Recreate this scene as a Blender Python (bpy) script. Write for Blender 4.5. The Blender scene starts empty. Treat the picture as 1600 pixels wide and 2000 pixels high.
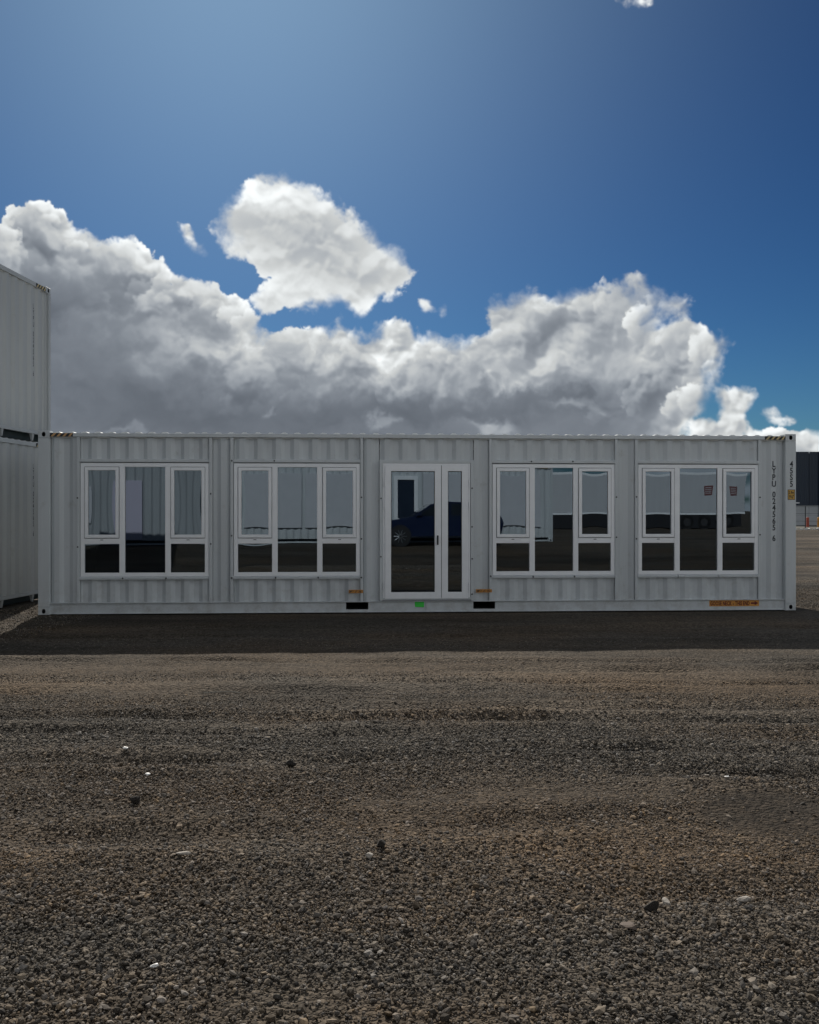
import bpy, bmesh, math, random
import numpy as np
from mathutils import Vector, Matrix

random.seed(7)
rng = np.random.default_rng(7)
scene = bpy.context.scene
COL = scene.collection
R = math.radians

# ------------------------------------------------------------------ camera
cam_data = bpy.data.cameras.new('camera')
cam = bpy.data.objects.new('camera', cam_data)
COL.objects.link(cam)
cam_data.sensor_fit = 'HORIZONTAL'
cam_data.sensor_width = 36.0
cam_data.lens = 1733.0 / 1600.0 * 36.0
cam_data.shift_y = -0.001
cam_data.clip_start = 0.05
cam_data.clip_end = 6000
cam.location = (0, 0, 1.63)
cam.rotation_euler = (R(90), 0, 0)
scene.camera = cam

# ------------------------------------------------------------------ light
SUN = Vector((-0.80, 4.0, 2.9)).normalized()          # from the ground to the sun
SUN_EL = math.asin(SUN.z)
SUN_AZ = math.atan2(SUN.x, SUN.y)                     # clockwise from +Y
SKY_STRENGTH = 0.085
CLOUD_GAIN = 1.03
SUN_STRENGTH = 5.0
EXPOSURE = 0.0
sun_data = bpy.data.lights.new('sun', 'SUN')
sun_data.energy = SUN_STRENGTH
sun_data.angle = R(0.5)
sun_data.color = (1.0, 0.93, 0.83)
sun = bpy.data.objects.new('sun', sun_data)
sun.rotation_euler = SUN.to_track_quat('Z', 'Y').to_euler()
sun.location = (-8, 40, 30)
COL.objects.link(sun)
scene.view_settings.view_transform = 'Standard'
scene.view_settings.look = 'None'
scene.view_settings.gamma = 1.0
scene.view_settings.use_curve_mapping = False
scene.view_settings.exposure = EXPOSURE
scene.render.engine = 'CYCLES'
scene.cycles.use_denoising = True
scene.cycles.max_bounces = 8
scene.cycles.transparent_max_bounces = 12
scene.cycles.caustics_reflective = False
scene.cycles.caustics_refractive = False

# ------------------------------------------------------------------ noise (numpy)
def _hash(ix,iy,seed):
    h=(ix*374761393+iy*668265263+seed*1442695041)&0xffffffff
    h=((h^(h>>13))*1274126177)&0xffffffff
    return ((h^(h>>16))&0xffffffff)/4294967295.0
def perlin(x,y,seed=0):
    ix=np.floor(x).astype(np.int64);iy=np.floor(y).astype(np.int64)
    fx=(x-ix).astype(np.float32);fy=(y-iy).astype(np.float32)
    u=fx*fx*fx*(fx*(fx*6-15)+10);v=fy*fy*fy*(fy*(fy*6-15)+10)
    def g(a,b,dx,dy):
        t=(_hash(ix+a,iy+b,seed)*2*np.pi).astype(np.float32)
        return np.cos(t)*dx+np.sin(t)*dy
    n00=g(0,0,fx,fy);n10=g(1,0,fx-1,fy);n01=g(0,1,fx,fy-1);n11=g(1,1,fx-1,fy-1)
    return 1.5*((n00*(1-u)+n10*u)*(1-v)+(n01*(1-u)+n11*u)*v)
def fbm(x,y,o,seed=0,gain=.5,billow=False):
    r=0;a=1.0;t=0
    for i in range(o):
        n=perlin(x*2.03**i+17.3*i,y*2.03**i-9.1*i,seed+i*7)
        if billow:n=1-2*np.abs(n)*1.25
        r=r+a*n;t+=a;a*=gain
    return r/t
def worley(x,y,seed=0):
    ix=np.floor(x).astype(np.int64);iy=np.floor(y).astype(np.int64)
    best=np.full(x.shape,9.0,np.float32)
    for a in(-1,0,1):
        for b in(-1,0,1):
            px=ix+a+_hash(ix+a,iy+b,seed);py=iy+b+_hash(ix+a,iy+b,seed+51)
            best=np.minimum(best,((px-x)**2+(py-y)**2).astype(np.float32))
    return np.sqrt(best)
def sdf(P,x,y):
    P=np.array(P,float);d=np.full(x.shape,1e9);ins=np.zeros(x.shape,bool)
    for (x0,y0),(x1,y1) in zip(P,np.roll(P,-1,0)):
        ex,ey=x1-x0,y1-y0
        t=np.clip(((x-x0)*ex+(y-y0)*ey)/(ex*ex+ey*ey+1e-9),0,1)
        d=np.minimum(d,(x-x0-t*ex)**2+(y-y0-t*ey)**2)
        c=((y0>y)!=(y1>y))
        with np.errstate(divide='ignore',invalid='ignore'):
            xi=ex*(y-y0)/(ey if ey else 1e-9)+x0
        ins^=c&(x<xi)
    d=np.sqrt(d);return np.where(ins,d,-d)
def up(a,n,shape):
    H,W=shape
    yy=np.linspace(0,a.shape[0]-1,H);xx=np.linspace(0,a.shape[1]-1,W)
    y0=np.minimum(yy.astype(int),a.shape[0]-2);x0=np.minimum(xx.astype(int),a.shape[1]-2)
    fy=(yy-y0)[:,None].astype(np.float32);fx=(xx-x0)[None].astype(np.float32)
    A=a.astype(np.float32)
    r0=A[y0]*(1-fy)+A[y0+1]*fy
    return r0[:,x0]*(1-fx)+r0[:,x0+1]*fx
def sample(a,xi,yi):
    xi=np.clip(xi,0,a.shape[1]-1.001);yi=np.clip(yi,0,a.shape[0]-1.001)
    x0=xi.astype(int);y0=yi.astype(int);fx=xi-x0;fy=yi-y0
    return (a[y0,x0]*(1-fx)+a[y0,x0+1]*fx)*(1-fy)+(a[y0+1,x0]*(1-fx)+a[y0+1,x0+1]*fx)*fy

BANK=[(-900,520),(-700,480),(-500,520),(-300,455),(-150,480),(-40,450),(0,446),(28,417),(80,404),(122,425),(165,465),(205,476),(250,470),(290,508),(325,533),(338,557),(352,547),(390,548),(432,580),(470,588),(500,632),(540,656),(600,652),(640,642),(660,622),(685,640),(702,666),(735,652),(742,630),(782,628),(830,650),(872,668),(905,668),(940,655),(952,640),(957,610),(967,590),(1010,577),(1030,571),(1062,582),(1110,565),(1180,556),(1238,545),(1290,562),(1338,580),(1347,606),(1296,614),(1282,640),(1330,632),(1372,636),(1402,650),(1422,668),(1412,692),(1398,722),(1396,752),(1392,780),(1368,800),(1352,818),(1345,840),(1345,1010),(-900,1010)]
KNOB=[(1395,765),(1412,752),(1440,758),(1476,757),(1479,772),(1462,788),(1452,806),(1462,830),(1480,845),(1400,850),(1352,850),(1350,816),(1375,815),(1402,818),(1408,795)]
LOW=[(1345,820),(1400,835),(1460,842),(1500,838),(1540,843),(1580,836),(1640,842),(1700,850),(1800,838),(1900,860),(2100,850),(2500,870),(2500,1010),(1345,1010)]
FLOAT=[(500,346),(540,341),(575,349),(615,370),(640,394),(655,413),(682,414),(697,440),(716,450),(748,484),(776,487),(783,502),(776,522),(806,530),(782,546),(766,570),(740,586),(700,604),(660,586),(620,596),(570,590),(510,598),(494,580),(520,560),(560,546),(545,532),(510,524),(490,510),(440,480),(417,450),(425,425),(450,400),(475,390),(481,365)]
WISPS=[[(348,434),(362,440),(376,456),(392,480),(399,496),(384,488),(362,470),(356,452)],[(1205,1),(1230,-6),(1270,-4),(1264,6),(1240,3),(1215,6)],[(822,588),(838,590),(850,604),(832,602)],[(858,602),(868,596),(862,612)],[(1488,800),(1510,797),(1530,810),(1552,820),(1530,822),(1500,816)]]
# clouds are drawn far to near: (outline, seed, thickness px, soft px, rim)

def blur(a,r):
    r=int(max(1,r))
    for ax in (0,1):
        for _ in range(2):
            p=np.pad(a,[(r+1,r) if i==ax else (0,0) for i in (0,1)],mode='edge')
            c=np.cumsum(p,axis=ax,dtype=np.float64)
            n=a.shape[ax]
            hi=np.take(c,np.arange(2*r+1,2*r+1+n),axis=ax);lo=np.take(c,np.arange(0,n),axis=ax)
            a=((hi-lo)/(2*r+1)).astype(np.float32)
    return a
def patch(step=1.5,x0=-860,x1=2460,y0=-300,y1=1006):
    xs=np.arange(x0,x1,step);ys=np.arange(y0,y1,step)
    X,Y=np.meshgrid(xs.astype(np.float32),ys.astype(np.float32))
    k=4;Xl,Yl=X[::k,::k],Y[::k,::k]
    dirx=453-X;diry=-258-Y;n=np.hypot(dirx,diry);dirx/=n;diry/=n
    wx=fbm(X/95,Y/95,5,3);wy=fbm(X/95+31,Y/95+7,5,5)
    fine=fbm(X/30+.7*wx,Y/30+.7*wy,6,11,.58)
    fine2=fbm(X/13+.8*fine,Y/13+.8*fine,4,111,.6)
    puffs=[]
    for i,sc in enumerate((92,47,24,12)):
        q=(.62-worley((X+20*wx+6*fine)/sc,(Y+20*wy+6*fine)/sc*1.1,21+i))
        puffs.append(q)
    puff=puffs[0]+.55*puffs[1]+.32*puffs[2]+.2*puffs[3]
    big=fbm(X/210,Y/120,4,41)
    mid=fbm((X+40*wx)/75,(Y+40*wy)/60,5,61,.55)
    soft=np.clip(.5+1.2*fbm(X/120,Y/120,2,71),0,1)
    H,W=X.shape;yy,xx=np.mgrid[0:H,0:W].astype(np.float32)
    # relief: how much each point stands out towards the sun, at three scales
    hgt=blur(50*puffs[0]+24*puffs[1]+11*puffs[2]+6*puffs[3]+34*mid+4*fine,1.6)
    rel=0
    for s,wj in ((6,.35),(14,.6),(30,.75),(60,.6)):
        rel=rel+wj*(hgt-sample(hgt,xx+dirx*s/step,yy+diry*s/step))/s
    rel=np.tanh(rel*.8)*np.clip(.75+.9*big+.5*mid,.15,1.2)
    A=np.zeros_like(X);L=np.zeros_like(X)
    def field(spots):
        t=np.zeros_like(X)
        for cx,cy,rx,ry,v in spots:
            q=((X-cx+60*wx+20*fine)/rx)**2+((Y-cy+55*wy+18*fine)/ry)**2
            t=t+v*.78*np.exp(-q**1.3)
        return t
    def layer(poly,amp,w,rim,core,spots,det,wis=0.,off=.22,feather=0.):
        nonlocal A,L
        d0=up(sdf(poly,Xl,Yl),k,X.shape)
        d=d0+amp*(puff*1.05+off)+amp*.85*fine+amp*.35*wx+amp*.38*fine2
        wd=w*(.3+3.0*soft**1.8)*(1+feather*np.clip((X-850)/300,0,1))
        al=np.clip(d/wd,0,1);al=al*al*(3-2*al)
        if wis: al=al*np.clip(.55+wis*fine*1.6+.5*puff,0,1)
        dd=np.maximum(d0+30*mid+14*puff,0)
        tone=core+(.70-core)*np.exp(-dd/rim)+field(spots)
        tone=np.clip(tone,.15,.85)
        bright=np.clip((tone-.2)/.3,.06,1)
        l=tone+det*rel*bright*.235*(1+.7*np.exp(-dd/80))+.12*bright*det*mid+.07*big*bright
        l=l+.14*np.exp(-np.maximum(d,0)/10)+.20*np.maximum(l-.40,0)
        A1=A+al*(1-A);L=(L*A*(1-al)+l*al)/np.maximum(A1,1e-4);A=A1
    def turrets(poly,n,dep,rad,lo,seed):
        # billows standing in front of the bank: crisp lit heads, melting away below
        nonlocal L
        rg=np.random.default_rng(seed);d0=up(sdf(poly,Xl,Yl),k,X.shape);c=0
        cand=[]
        while len(cand)<n:
            i=rg.integers(0,H);j=rg.integers(0,W);q=d0[i,j]
            if dep[0]<q<dep[1] and Y[i,j]<800 and rg.random()<np.exp(-q/70): cand.append((q,i,j))
        for q,i,j in sorted(cand,key=lambda t:-t[0]):
            r=rg.uniform(*rad)*(.7+.5*min(q,110)/110);rp=int(r*1.5/step)
            a0,a1,b0,b1=max(i-rp,0),min(i+rp,H),max(j-rp,0),min(j+rp,W)
            s_=np.s_[a0:a1,b0:b1]
            ex,ey=(X[s_]-X[i,j])/1.15,Y[s_]-Y[i,j]
            d=r-np.hypot(ex,ey)+.50*r*puff[s_]+.46*r*fine[s_]+5*fine2[s_]
            t=(ex*dirx[i,j]+ey*diry[i,j])/r
            al=np.clip(d/(4+.13*r),0,1);al=al*al*(3-2*al)*np.clip((t+.55)/.9,0,1)*(.30+.58*np.exp(-(q/85)**2))
            head=lo+.60*np.exp(-q/52)
            l=head*(.62+.42*np.clip(t,-.6,1)+.28*np.exp(-np.maximum(d,0)/(5+.08*r)))+.07*mid[s_]+.12*rel[s_]
            L[s_]=L[s_]*(1-al)+l*al
    layer(LOW,11,9,60,.42,[],.7)
    layer(BANK,19,10,50,.19,SPOTS,.82,0,.22,1.8)
    turrets(BANK,190,(12,135),(12,54),.30,11)
    layer(KNOB,10,8,40,.42,[],.8)
    layer(FLOAT,18,20,60,.46,FSPOTS,.42,0,.26)
    for p in WISPS:layer(p,9,20,60,.5,[],.6,.9,.5)
    return xs,ys,A,np.where(A>.004,np.clip(L,.12,1.0),.5)
SPOTS=[(420,810,420,70,-.06),(110,600,140,60,-.07),(400,640,70,50,.16),(250,640,160,25,.08),(180,500,90,40,.12),(320,690,60,30,.1),(450,690,110,50,.22),(620,700,150,40,.26),(780,690,120,40,.22),(760,750,70,22,.2),(690,740,120,25,.1),(1000,620,90,50,.2),(1150,680,170,60,.22),(1230,590,90,25,.12),(1330,690,70,40,.2),(1000,710,110,40,.2),(950,745,110,22,.24),(1120,795,45,14,.16),(740,825,20,12,.2),(960,828,40,16,.2),(1240,775,40,10,.08),(525,795,15,9,.12),(240,843,70,8,.08),
 (1220,590,40,12,-.1),(900,800,300,30,-.05),(1200,760,150,30,-.06),(280,560,60,30,-.06)]
FSPOTS=[(545,385,75,38,.22),(600,460,70,30,-.10),(690,530,60,30,-.04),(560,580,60,15,.1)]

def cloud_map(W=6144, Hh=1536):
    """latitude-longitude map of the clouds over the upper half of the sky: R = root of brightness, G = cover.
    column 0 is azimuth -180 degrees, +Y is the middle; row 0 is the horizon"""
    xs, ys, A, L = patch(1.5)
    lw, lh = W // 6, Hh // 6                          # unseen rest of the sky, coarser; clouds thickened and brightened as fill light
    az = (np.arange(lw) + .5) / lw * 2 * np.pi - np.pi
    el = (np.arange(lh) + .5) / lh * np.pi / 2
    AZ, EL = np.meshgrid(az, el)
    hz = 1.0 / np.maximum(np.tan(EL + .10), .05)      # flat cloud deck seen in perspective
    px, py = np.sin(AZ) * hz, np.cos(AZ) * hz
    n = fbm(px * .9 + 5, py * .9, 6, 91, .55)
    al = np.clip((n + .03 + .15 * (EL < .5)) / .22, 0, 1)
    al = al * al * (3 - 2 * al)
    lu = np.clip(.80 - .34 * np.clip(n * 1.6, 0, .7) + .12 * (np.cos(AZ) < 0) + .1 * fbm(px * 3, py * 3, 4, 95), .2, 1.0)
    A2 = up(al, 1, (Hh, W)); L2 = up(lu, 1, (Hh, W))
    az = ((np.arange(W) + .5) / W * 2 * np.pi - np.pi).astype(np.float32)
    el = ((np.arange(Hh) + .5) / Hh * np.pi / 2).astype(np.float32)
    c0, c1 = np.searchsorted(az, R(-43)), np.searchsorted(az, R(43))
    r1 = np.searchsorted(el, R(34))
    AZ, EL = np.meshgrid(az[c0:c1], el[:r1])
    gx = 800 + 1733 * np.tan(AZ)
    gy = 998 - 1733 * np.tan(EL) / np.cos(AZ)
    xi = (gx - xs[0]) / 1.5; yi = (gy - ys[0]) / 1.5
    Ap = sample(A, xi, yi); Lp = sample(L, xi, yi)
    w = np.clip((R(42) - np.abs(AZ)) / R(6), 0, 1) * np.clip((R(36) - EL) / R(4), 0, 1)
    A2[:r1, c0:c1] = A2[:r1, c0:c1] * (1 - w) + Ap * w
    L2[:r1, c0:c1] = L2[:r1, c0:c1] * (1 - w) + Lp * w
    # the open patch of sky round the sun stays clear above the frame
    return np.clip(L2, 0, 1), np.clip(A2, 0, 1)


def build_world():
    w = bpy.data.worlds.new('World')
    scene.world = w
    w.use_nodes = True
    nt = w.node_tree
    N, K = nt.nodes, nt.links
    N.clear()
    out = N.new('ShaderNodeOutputWorld'); bg = N.new('ShaderNodeBackground')
    sky = N.new('ShaderNodeTexSky')
    sky.sky_type = 'NISHITA'; sky.sun_disc = False
    sky.sun_elevation = SUN_EL; sky.sun_rotation = SUN_AZ
    sky.air_density = 1.0; sky.dust_density = 0.15; sky.ozone_density = 3.0
    sky.altitude = 50
    def math_(op, a, b=None, c=None):
        n = N.new('ShaderNodeMath'); n.operation = op
        for i, v in enumerate((a, b, c)):
            if v is None: continue
            if isinstance(v, (int, float)): n.inputs[i].default_value = v
            else: K.new(v, n.inputs[i])
        return n.outputs[0]
    L, A = cloud_map()
    Hh, W = L.shape
    im = bpy.data.images.new('cloud_cover', W, Hh, alpha=False, float_buffer=False, is_data=True)
    buf = np.ones((Hh, W, 4), np.float32)
    buf[..., 0] = np.sqrt(L); buf[..., 1] = A; buf[..., 2] = 0
    im.pixels.foreach_set(buf.ravel()); im.update(); im.pack()
    tc = N.new('ShaderNodeTexCoord'); sp = N.new('ShaderNodeSeparateXYZ')
    K.new(tc.outputs['Generated'], sp.inputs[0])
    azi = math_('ARCTAN2', sp.outputs[0], sp.outputs[1])
    u = math_('MULTIPLY_ADD', azi, 1 / (2 * math.pi), .5)
    elv = math_('ARCSINE', sp.outputs[2])
    v = math_('MAXIMUM', math_('MULTIPLY', elv, 2 / math.pi), 0.0004)
    cb = N.new('ShaderNodeCombineXYZ'); K.new(u, cb.inputs[0]); K.new(v, cb.inputs[1])
    tx = N.new('ShaderNodeTexImage'); tx.image = im; tx.interpolation = 'Linear'; tx.extension = 'EXTEND'
    K.new(cb.outputs[0], tx.inputs[0])
    ch = N.new('ShaderNodeSeparateColor'); K.new(tx.outputs[0], ch.inputs[0])
    lum = math_('MULTIPLY', math_('MULTIPLY', ch.outputs[0], ch.outputs[0]), CLOUD_GAIN)
    ramp = N.new('ShaderNodeValToRGB')                # cloud tint: cool grey in the thick parts, neutral in the thin ones
    e = ramp.color_ramp.elements
    e[0].position = .15; e[0].color = (.86, .98, 1.16, 1)
    e[1].position = .6; e[1].color = (.97, 1.005, 1.01, 1)
    K.new(lum, ramp.inputs[0])
    cc = N.new('ShaderNodeVectorMath'); cc.operation = 'SCALE'
    K.new(ramp.outputs[0], cc.inputs[0]); K.new(lum, cc.inputs['Scale'])
    # clear deep-blue air: the physical sky with more contrast, plus the hazy glow round the sun
    sc = N.new('ShaderNodeVectorMath'); sc.operation = 'SCALE'
    K.new(sky.outputs[0], sc.inputs[0]); sc.inputs['Scale'].default_value = SKY_STRENGTH
    gm = N.new('ShaderNodeGamma'); K.new(sc.outputs[0], gm.inputs[0]); gm.inputs[1].default_value = 1.5
    ti = N.new('ShaderNodeVectorMath'); ti.operation = 'MULTIPLY'
    K.new(gm.outputs[0], ti.inputs[0]); ti.inputs[1].default_value = SKY_TINT
    nr = N.new('ShaderNodeVectorMath'); nr.operation = 'NORMALIZE'; K.new(tc.outputs['Generated'], nr.inputs[0])
    dt = N.new('ShaderNodeVectorMath'); dt.operation = 'DOT_PRODUCT'
    K.new(nr.outputs[0], dt.inputs[0]); dt.inputs[1].default_value = SUN
    sep = math_('DIVIDE', math_('ARCCOSINE', dt.outputs['Value']), R(20.0))
    gl = math_('EXPONENT', math_('MULTIPLY', math_('MULTIPLY', sep, sep), -1.0))
    ga = N.new('ShaderNodeVectorMath'); ga.operation = 'SCALE'
    ga.inputs[0].default_value = (.160, .225, .255); K.new(gl, ga.inputs['Scale'])
    sc = N.new('ShaderNodeVectorMath'); sc.operation = 'ADD'
    K.new(ti.outputs[0], sc.inputs[0]); K.new(ga.outputs[0], sc.inputs[1])
    mx = N.new('ShaderNodeMix'); mx.data_type = 'RGBA'
    K.new(ch.outputs[1], mx.inputs['Factor'])
    K.new(sc.outputs[0], mx.inputs['A']); K.new(cc.outputs[0], mx.inputs['B'])
    K.new(mx.outputs['Result'], bg.inputs[0]); bg.inputs[1].default_value = 1.0
    K.new(bg.outputs[0], out.inputs[0])

SKY_TINT = (.235, .40, .51)
build_world()

# ------------------------------------------------------------------ mesh helpers
class MB:
    """collects faces and links them as ONE mesh object"""
    def __init__(self): self.v = []; self.f = []; self.m = []; self.cur = 0; self.smooth = False
    def add(self, vs, fs):
        o = len(self.v); self.v += [tuple(p) for p in vs]
        for f in fs: self.f.append(tuple(i + o for i in f)); self.m.append(self.cur)
        return self
    def box(self, x0, x1, y0, y1, z0, z1):
        return self.add([(x0,y0,z0),(x1,y0,z0),(x1,y1,z0),(x0,y1,z0),(x0,y0,z1),(x1,y0,z1),(x1,y1,z1),(x0,y1,z1)],
            [(0,3,2,1),(4,5,6,7),(0,1,5,4),(1,2,6,5),(2,3,7,6),(3,0,4,7)])
    def bbox(self, x0, x1, y0, y1, z0, z1, b=.004):
        """box whose edges towards -y are chamfered"""
        self.add([(x0+b,y0,z0+b),(x1-b,y0,z0+b),(x1-b,y0,z1-b),(x0+b,y0,z1-b),
                  (x0,y0+b,z0),(x1,y0+b,z0),(x1,y0+b,z1),(x0,y0+b,z1),
                  (x0,y1,z0),(x1,y1,z0),(x1,y1,z1),(x0,y1,z1)],
            [(0,1,2,3),(4,5,1,0),(5,6,2,1),(6,7,3,2),(7,4,0,3),(8,9,5,4),(9,10,6,5),(10,11,7,6),(11,8,4,7),(11,10,9,8)])
        return self
    def frame(self, x0, x1, z0, z1, w, y0, y1, b=.004):
        """flat ring of four mitred rails"""
        i = [(x0,z0),(x1,z0),(x1,z1),(x0,z1)]; j = [(x0+w,z0+w),(x1-w,z0+w),(x1-w,z1-w),(x0+w,z1-w)]
        s = [(x0+b,z0+b),(x1-b,z0+b),(x1-b,z1-b),(x0+b,z1-b)]; t = [(x0+w-b,z0+w-b),(x1-w+b,z0+w-b),(x1-w+b,z1-w+b),(x0+w-b,z1-w+b)]
        vs = [(p[0],y1,p[1]) for p in i]+[(p[0],y0+b,p[1]) for p in i]+[(p[0],y0,p[1]) for p in s]+[(p[0],y0,p[1]) for p in t]+[(p[0],y0+b,p[1]) for p in j]+[(p[0],y1,p[1]) for p in j]
        fs = []
        for k in range(4):
            n = (k+1) % 4
            for r in range(5): fs.append((r*4+k, r*4+n, r*4+4+n, r*4+4+k))
            fs.append((20+k, 20+n, n, k))
        return self.add(vs, fs)
    def tube(self, p, q, r0, r1=None, n=10, cap=True):
        r1 = r0 if r1 is None else r1
        p, q = Vector(p), Vector(q); d = (q-p).normalized()
        a = d.orthogonal().normalized(); b = d.cross(a)
        vs = [p+(a*math.cos(t)+b*math.sin(t))*r0 for t in [2*math.pi*k/n for k in range(n)]]
        vs += [q+(a*math.cos(t)+b*math.sin(t))*r1 for t in [2*math.pi*k/n for k in range(n)]]
        fs = [(k,(k+1)%n,n+(k+1)%n,n+k) for k in range(n)]
        if cap: fs += [tuple(range(n-1,-1,-1)), tuple(range(n,2*n))]
        return self.add(vs, fs)
    def prism(self, poly, axis, t0, t1):
        """polygon in the two other axes, extruded along axis 0/1/2"""
        def P(a, b, t): return {0:(t,a,b),1:(a,t,b),2:(a,b,t)}[axis]
        n = len(poly)
        vs = [P(a,b,t0) for a,b in poly]+[P(a,b,t1) for a,b in poly]
        return self.add(vs, [(k,(k+1)%n,n+(k+1)%n,n+k) for k in range(n)]+[tuple(range(n-1,-1,-1)),tuple(range(n,2*n))])
    def sheet(self, prof, fn0, fn1, thick=None):
        """strip between two curves"""
        n = len(prof)
        vs = [fn0(*p) for p in prof]+[fn1(*p) for p in prof]
        return self.add(vs, [(k,k+1,n+k+1,n+k) for k in range(n-1)])
    def build(self, name, mats, parent=None, loc=None, smooth=False, recalc=True):
        me = bpy.data.meshes.new(name)
        me.from_pydata(self.v, [], self.f)
        if not isinstance(mats, (list, tuple)): mats = [mats]
        for m in mats: me.materials.append(m)
        if any(self.m): me.polygons.foreach_set('material_index', self.m)
        if recalc: bm = bmesh.new(); bm.from_mesh(me); bmesh.ops.recalc_face_normals(bm, faces=bm.faces); bm.to_mesh(me); bm.free()
        if smooth: me.polygons.foreach_set('use_smooth', [True]*len(me.polygons))
        me.update()
        return link(name, me, parent, loc)

def link(name, me, parent=None, loc=None, rot=None):
    o = bpy.data.objects.new(name, me); COL.objects.link(o)
    if parent is not None: o.parent = parent
    if loc is not None: o.location = loc
    if rot is not None: o.rotation_euler = rot
    return o

def tag(o, label=None, cat=None, group=None, kind=None):
    if label: o['label'] = label
    if cat: o['category'] = cat
    if group: o['group'] = group
    if kind: o['kind'] = kind
    return o

def thing(name, label, cat, loc=(0,0,0), rz=0, group=None):
    o = bpy.data.objects.new(name, None); COL.objects.link(o)
    o.empty_display_size = .3
    o.location = loc; o.rotation_euler = (0,0,rz)
    return tag(o, label, cat, group)

def copy_tree(o, parent=None):
    c = o.copy(); COL.objects.link(c)
    if parent is not None: c.parent = parent
    for ch in list(o.children): copy_tree(ch, c)
    return c

# ------------------------------------------------------------------ materials
def nodes(m):
    m.use_nodes = True; nt = m.node_tree; nt.nodes.clear()
    out = nt.nodes.new('ShaderNodeOutputMaterial'); b = nt.nodes.new('ShaderNodeBsdfPrincipled')
    nt.links.new(b.outputs[0], out.inputs[0])
    return nt, b, out

def mat(name, col, rough=.5, metal=0., vary=.0, scale=3., streak=False, bump=0., bscale=60., dirt=None, spec=.5, coat=0.):
    m = bpy.data.materials.new(name); nt, b, out = nodes(m); N, K = nt.nodes, nt.links
    b.inputs['Base Color'].default_value = (*col, 1); b.inputs['Roughness'].default_value = rough
    b.inputs['Metallic'].default_value = metal; b.inputs['Specular IOR Level'].default_value = spec
    if coat: b.inputs['Coat Weight'].default_value = coat; b.inputs['Coat Roughness'].default_value = .05
    tc = N.new('ShaderNodeTexCoord')
    if vary:
        mp = N.new('ShaderNodeMapping'); K.new(tc.outputs['Object'], mp.inputs[0])
        mp.inputs['Scale'].default_value = (1,1,.18) if streak else (1,1,1)
        n = N.new('ShaderNodeTexNoise'); n.inputs['Scale'].default_value = scale; n.inputs['Detail'].default_value = 7; n.inputs['Roughness'].default_value = .62
        K.new(mp.outputs[0], n.inputs[0])
        mr = N.new('ShaderNodeMapRange'); K.new(n.outputs[0], mr.inputs[0])
        mr.inputs[1].default_value = .3; mr.inputs[2].default_value = .7; mr.inputs[3].default_value = 1-vary; mr.inputs[4].default_value = 1+vary*.5
        mu = N.new('ShaderNodeVectorMath'); mu.operation = 'SCALE'; mu.inputs[0].default_value = col
        K.new(mr.outputs[0], mu.inputs['Scale'])
        src = mu.outputs[0]
        if dirt:
            n2 = N.new('ShaderNodeTexNoise'); n2.inputs['Scale'].default_value = 5; n2.inputs['Detail'].default_value = 9; n2.inputs['Roughness'].default_value = .7
            K.new(tc.outputs['Object'], n2.inputs[0])
            r2 = N.new('ShaderNodeMapRange'); K.new(n2.outputs[0], r2.inputs[0])
            r2.inputs[1].default_value = .58; r2.inputs[2].default_value = .74; r2.inputs[3].default_value = 0; r2.inputs[4].default_value = dirt[1]
            mx = N.new('ShaderNodeMix'); mx.data_type = 'RGBA'; K.new(r2.outputs[0], mx.inputs['Factor'])
            K.new(src, mx.inputs['A']); mx.inputs['B'].default_value = (*dirt[0], 1); src = mx.outputs['Result']
        K.new(src, b.inputs['Base Color'])
        r3 = N.new('ShaderNodeMapRange'); K.new(n.outputs[0], r3.inputs[0]); r3.inputs[3].default_value = max(.02, rough-.12); r3.inputs[4].default_value = min(1, rough+.12)
        K.new(r3.outputs[0], b.inputs['Roughness'])
    if bump:
        n = N.new('ShaderNodeTexNoise'); n.inputs['Scale'].default_value = bscale; n.inputs['Detail'].default_value = 5
        K.new(tc.outputs['Object'], n.inputs[0])
        bp = N.new('ShaderNodeBump'); bp.inputs['Strength'].default_value = bump; bp.inputs['Distance'].default_value = .01
        K.new(n.outputs[0], bp.inputs['Height']); K.new(bp.outputs[0], b.inputs['Normal'])
    return m

def glass_mat(name, tint, ior):
    m = bpy.data.materials.new(name); m.use_nodes = True; nt = m.node_tree; N, K = nt.nodes, nt.links; N.clear()
    out = N.new('ShaderNodeOutputMaterial'); mx = N.new('ShaderNodeMixShader'); fr = N.new('ShaderNodeFresnel')
    gl = N.new('ShaderNodeBsdfGlossy'); tr = N.new('ShaderNodeBsdfTransparent')
    fr.inputs[0].default_value = ior; gl.inputs['Roughness'].default_value = 0.0; gl.inputs['Color'].default_value = (.64,.79,.94,1)
    tr.inputs[0].default_value = (*tint, 1)
    K.new(fr.outputs[0], mx.inputs[0]); K.new(tr.outputs[0], mx.inputs[1]); K.new(gl.outputs[0], mx.inputs[2]); K.new(mx.outputs[0], out.inputs[0])
    return m

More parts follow.
